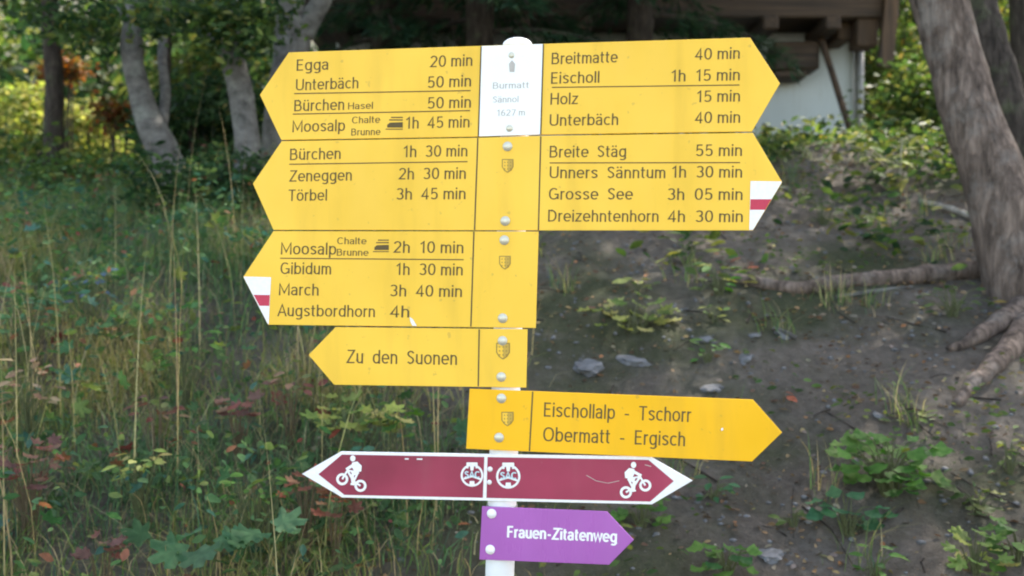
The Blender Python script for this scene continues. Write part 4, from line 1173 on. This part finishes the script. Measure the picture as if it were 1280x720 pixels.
# ------------------------------------------------------------------ stones lying on the bank
def stone(label, px, py, wpx, asp=0.5, deep=0.8, rot=0.0, seed=1.0):
    p = on_ground(px, py); r0 = 0.8 * wpx / 2 * p.y / F
    bm = bmesh.new()
    bmesh.ops.create_icosphere(bm, subdivisions=3, radius=1.0)
    for v in bm.verts:
        q = v.co * 1.3 + Vector((seed * 5.1, seed, 0))
        v.co *= 1 + 0.55 * noise.noise(q) + 0.22 * noise.noise(q * 2.6) + 0.08 * noise.noise(q * 7)
        v.co.z = max(-0.6, min(0.55 + 0.2 * v.co.x, v.co.z))
    bmesh.ops.transform(bm, matrix=Matrix.Translation(p + Vector((0, 0, r0 * asp * 0.08))) @ Matrix.Rotation(rot, 4, 'Y') @ Matrix.Rotation(R(14), 4, 'X') @ Matrix.Diagonal((r0, r0 * deep, r0 * asp, 1)), verts=bm.verts)
    me = bm_mesh("stone", bm)
    for vtx in me.vertices: vtx.co -= p
    o = link("stone", me, M_STONE)
    o.location = p
    return tag(o, label, "stone", "stones on the earth bank")
stone("flat bluish-grey stone below the clump of pale yellow leaves", 790, 452, 46, 0.35, 0.7, 0.12, 1)
stone("small pale stone above the tip of the deep yellow sign", 979, 421, 30, 0.4, 0.7, 0.5, 2)
stone("tilted grey stone halfway between two paler stones above the deep yellow sign", 930, 449, 30, 0.45, 0.8, -0.45, 3)
stone("whitish stone just left of the fallen grey stick piece", 943, 421, 20, 0.5, 0.8, 0, 4)
stone("rounded grey stone beside the post under the third sign", 735, 462, 52, 0.5, 0.9, 0, 5)
stone("low stone touching the top edge of the deep yellow sign", 890, 489, 34, 0.4, 0.9, 0, 6)
stone("little pale blue stone above the bright green clump", 1097, 521, 17, 0.6, 0.9, 0.4, 7)
stone("tiny white stone on bare earth beyond the deep yellow tip", 1029, 592, 11, 0.7, 1, 0, 8)
stone("tiny white stone low on the bare earth beneath the maroon tip", 1010, 637, 9, 0.7, 1, 0, 9)
stone("grey stone half buried at the bottom of the bank", 962, 697, 40, 0.4, 0.9, 0.1, 10)
stone("brownish stone by the small green plant beneath the leaning tree root", 880, 425, 26, 0.45, 0.9, 0, 11)
stone("tiny pale stone under the yellowing plant near the bottom corner", 1232, 574, 10, 0.7, 1, 0, 12)

# fallen sticks
def stick(label, a, b, r0, mat=M_BARK_GREY, mid=None):
    p, q = on_ground(*a), on_ground(*b)
    m_ = on_ground(*mid) if mid else p.lerp(q, .5)
    t = link("fallen_stick", bm_mesh("fallen_stick", tube(catmull([(p + Vector((0, 0, r0)), r0 * .7), (m_ + Vector((0, 0, r0 * 1.3)), r0), (q + Vector((0, 0, r0)), r0 * .8)], 5), 10, 0.15, a[0])), mat)
    return tag(t, label, "stick", "sticks lying on the bank")
M_PALE = bark_mat("sun_painted_wood", (0.25, 0.22, 0.18), (0.5, 0.45, 0.38), (0.5, 0.48, 0.42), 0.4)  # sunlight on the stick and twigs painted in as pale wood colour
stick("pale sunlit broken stick lying beside the leaning tree", (1150, 256), (1222, 279), 0.016, M_PALE, (1190, 268))
stick("short grey-brown stick piece above the deep yellow sign", (966, 414), (996, 427), 0.01, M_BARK_GREY)
stick("long thin grey stick along the big root", (1045, 375), (1140, 362), 0.009, M_BARK_GREY)

# ------------------------------------------------------------------ individual plants
def plant(name, label, px, py, wpx, hpx, nl, leaf_px, pal, templ, group, var=0.2, droop=0.25, redstem=False):
    """a leafy plant rooted on the bank; wpx/hpx its spread in the photo"""
    lift = 0.0
    p = on_ground(px, py + hpx * 0.45)
    if group != GP:                       # standing up out of the tall grass
        lift = 0.15
        p = on_ground(px, min(790, py + hpx * 0.4 + lift * F / p.y))
    k = p.y / F
    W_, H_, S0 = wpx / 2 * k, hpx * k, leaf_px * k
    t = empty(name, p, label, "plant", group)
    bm = bmesh.new(); P_, D_, U_, S_ = [], [], [], []
    for i in range(nl):
        a = i * 2.4 + random.uniform(-.5, .5)
        rr = math.sqrt((i + 0.5) / nl) * random.uniform(.75, 1.1)
        x_, y_ = p.x + math.cos(a) * W_ * rr, p.y + math.sin(a) * W_ * rr * 0.7
        z_ = max(h(x_, y_) + 0.006, p.z + lift + H_ * random.uniform(0.08, 1.0) * (1.1 - 0.4 * rr))
        e = Vector((x_, y_, z_))
        b = p + Vector((random.uniform(-.15, .15) * W_, random.uniform(-.15, .15) * W_, -0.01))
        m_ = b.lerp(e, .55) + Vector((0, 0, H_ * 0.22))
        tube(catmull([(b, 0.0018), (m_, 0.0014), (e, 0.0009)], 3), 5, bm=bm)
        out = Vector((math.cos(a), math.sin(a) * .8 - 0.25, random.uniform(-droop * 1.6, droop)))
        P_.append(tuple(e)); D_.append(tuple(out)); U_.append((random.uniform(-.45, .45), random.uniform(-.75, .1), 1)); S_.append(S0 * random.uniform(.65, 1.25))
    link("stems", bm_mesh("stems", bm), M_REDSTEM if redstem else M_STEM, t)
    link("foliage", leaf_mesh("foliage", P_, D_, U_, S_, pick(nl, pal, var), templ), M_LEAF, t)
    return t
PAL_FRESH = [(4, (0.06, 0.14, 0.03)), (3, (0.09, 0.18, 0.04)), (1, (0.04, 0.10, 0.03))]
PAL_RED = [(3, (0.18, 0.075, 0.06)), (3, (0.22, 0.13, 0.09)), (2, (0.13, 0.07, 0.06)), (2, (0.12, 0.13, 0.055))]
PAL_RUST = [(3, (0.27, 0.10, 0.06)), (2, (0.24, 0.13, 0.075)), (1, (0.16, 0.07, 0.05))]
PAL_BLUEG = [(3, (0.05, 0.13, 0.06)), (2, (0.07, 0.15, 0.07))]
PAL_TAN = [(3, (0.30, 0.20, 0.13)), (2, (0.38, 0.28, 0.18)), (1, (0.2, 0.12, 0.08))]
LB, OV = T_lobed(), T_oval()
LB3 = T_lobed(3, 0.28, 230)
GP = "leafy plants on the earth bank"; GR = "red-leaved plants in the grass"; GG = "green plants in the grass"
for a in [
    ("pale_leaf_plant", "clump of pale yellow-green leaves on bare earth above the flat bluish stone", 795, 395, 100, 46, 26, 21, PAL_PALE, LB, GP),
    ("herb", "upright green plant with bright leaves above the big root's thin end", 898, 345, 58, 54, 22, 18, PAL_FRESH + PAL_PALE, OV, GP),
    ("herb", "green plant tucked under the lower edge of the second sign", 858, 312, 60, 40, 18, 17, PAL_MID + PAL_PALE, OV, GP),
    ("herb", "small three-leaved sprig on bare earth above the pale clump", 798, 352, 40, 22, 9, 18, PAL_PALE, OV, GP),
    ("herb", "little green plant above the tilted grey stone", 884, 440, 40, 30, 12, 15, PAL_FRESH, OV, GP),
    ("herb", "tiny bright plant beneath the upright plant", 893, 394, 30, 22, 9, 15, PAL_PALE, OV, GP),
    ("herb", "yellowing plant beside the white-red-white tip of the second sign", 1030, 262, 60, 44, 20, 17, PAL_YEL, OV, GP),
    ("herb", "sprawling green plant on the big root beside the leaning tree", 1190, 372, 90, 50, 28, 15, PAL_MID, OV, GP),
    ("strawberry_plant", "large bright green clump on the bare earth beyond the yellow tip", 1110, 580, 124, 84, 64, 26, PAL_FRESH, LB3, GP),
    ("strawberry_plant", "dark green clump below the large bright green one", 1060, 645, 70, 58, 20, 22, PAL_BLUEG, LB3, GP),
    ("pale_leaf_plant", "yellowing lobed-leaf plant at the bottom corner of the bank", 1220, 690, 60, 62, 20, 26, PAL_PALE, LB, GP),
    ("strawberry_plant", "green clump beside the yellowing lobed-leaf plant", 1272, 680, 60, 60, 20, 22, PAL_FRESH, LB3, GP),
    ("strawberry_plant", "small dark green clump on the earth near the bank's bottom corner", 1222, 628, 52, 34, 16, 18, PAL_MID, LB3, GP),
    ("strawberry_plant", "fresh green clump at the bottom below the maroon arrow tip", 910, 700, 66, 50, 20, 22, PAL_FRESH, LB3, GP),
    ("strawberry_plant", "green plant rising behind the purple sign's tip", 800, 640, 70, 44, 20, 19, PAL_FRESH, LB3, GP),
    ("strawberry_plant", "small dark sprig on bare earth between purple sign and bright clump", 992, 648, 36, 30, 12, 16, PAL_MID, OV, GP),
    ("strawberry_plant", "dark green plant beside the maroon sign's tip", 892, 610, 46, 34, 14, 17, PAL_BLUEG, OV, GP),
    ("herb", "yellowish small plant with a rusty leaf above the bright green clump", 1140, 525, 58, 26, 12, 17, PAL_YEL, OV, GP),
    ("herb", "small yellowing plant with thin stems near the edge of the bank", 1262, 570, 46, 50, 14, 15, PAL_YEL, OV, GP),
    ("herb", "green plant at the bottom, left of the fresh green clump", 1095, 706, 60, 40, 14, 18, PAL_FRESH, OV, GP),
    ("pale_leaf_plant", "pale yellow maple-like leaves above the maroon sign", 440, 530, 90, 54, 22, 26, PAL_PALE, LB, GG),
    ("pale_leaf_plant", "pale lobed leaf plant under the Zu den Suonen sign", 492, 535, 60, 50, 12, 22, PAL_PALE + PAL_FRESH, LB, GG),
    ("broad_leaf_plant", "broad bluish-green lobed leaf near the bottom, beneath the bike sign's tip", 258, 690, 54, 36, 5, 48, PAL_BLUEG, LB, GG),
    ("broad_leaf_plant", "single large bluish-green leaf beside another broad leaf at the bottom", 330, 680, 54, 36, 5, 46, PAL_BLUEG, LB, GG),
    ("herb", "fresh green plant deep in the grass beside the dry stalks", 232, 445, 80, 60, 34, 17, PAL_FRESH, OV, GG),
    ("herb", "bluish-green leafy plant at the grass edge of the picture", 30, 400, 80, 80, 46, 19, PAL_BLUEG, OV, GG),
    ("herb", "yellow-green seedling cluster glowing between the dry stalks", 175, 590, 60, 40, 20, 18, PAL_PALE, OV, GG),
    ("herb", "green plant between broad leaves and the maroon tip", 320, 620, 90, 46, 30, 18, PAL_FRESH, OV, GG),
    ("herb", "bluish-grey herb among the dry stalks deep in the grass", 115, 365, 62, 60, 26, 13, [(2, (0.06, 0.10, 0.15)), (1, (0.07, 0.12, 0.10))], OV, GG),
    ("withered_plant", "withered tan-leaved plant standing in the grass", 36, 488, 62, 76, 30, 18, PAL_TAN, OV, GR),
    ("red_plant", "dull red-leaved plant below the withered tan plant", 36, 590, 84, 70, 34, 20, PAL_RED, LB, GR),
    ("red_plant", "dusky pink-leaved plant in the middle of the grass", 298, 518, 46, 36, 16, 20, PAL_RED, LB, GR),
    ("red_plant", "rusty red-leaved plant right below the maroon sign's pointed end", 382, 622, 46, 44, 14, 23, PAL_RUST, LB, GR),
    ("red_plant", "rusty red plant under the maroon sign, beside a similar one", 420, 636, 40, 36, 12, 22, PAL_RUST, LB, GR),
    ("red_plant", "small red plant at the very bottom of the grass", 130, 700, 46, 40, 14, 20, PAL_RED, LB, GR),
    ("red_plant", "faded reddish plant left of the dusky pink one", 195, 520, 60, 40, 18, 18, PAL_RED, OV, GR),
    ("red_plant", "reddish plant beside the short yellow sign's point", 362, 490, 60, 30, 16, 18, PAL_RED, OV, GR),
    ("red_plant", "small orange-red sprig under the bluish-green leafy plant", 50, 400, 24, 22, 7, 18, PAL_RUST, OV, GR),
    ("red_plant", "single rusty leaf sprig beside the post under the third sign", 730, 384, 22, 16, 4, 18, PAL_RUST, OV, GP),
    ("red_plant", "orange fallen-leaf sprig above the upright plant", 930, 330, 24, 18, 4, 18, PAL_RUST, OV, GP),
    ("red_plant", "rusty sprig off the deep yellow sign's pointed end", 978, 499, 20, 16, 4, 16, PAL_RUST, OV, GP),
]:
    plant(*a, redstem=a[0] == "red_plant")
# twiggy sapling by the leaning tree, sunlight painted into its pale twigs and leaves
p = on_ground(1125, 235)
t = empty("sapling", p, "small sapling with bare twigs and a few lit leaves beside the leaning tree", "plant")
bm = bmesh.new(); P_, D_, U_ = [], [], []
for i in range(9):
    e = at(1095 + random.uniform(-35, 45), 190 + random.uniform(-18, 40), p.y + random.uniform(-.2, .2))
    tube(catmull([(p, 0.006), (p.lerp(e, .5) + Vector((0, 0, .05)), 0.004), (e, 0.002)], 4), 6, bm=bm)
    for k in range(4):
        P_.append(tuple(p.lerp(e, random.uniform(.5, 1)) + Vector((random.gauss(0, .02), 0, random.gauss(0, .02))))); D_.append((random.uniform(-1, 1), random.uniform(-1, .4), random.uniform(-.6, .3))); U_.append((random.uniform(-.4, .4), -.3, 1))
link("twigs", bm_mesh("twigs", bm), M_PALE, t)
link("foliage", leaf_mesh("foliage", P_, D_, U_, rng.uniform(.05, .1, len(P_)), pick(len(P_), PAL_PALE), OV), M_LEAF, t)
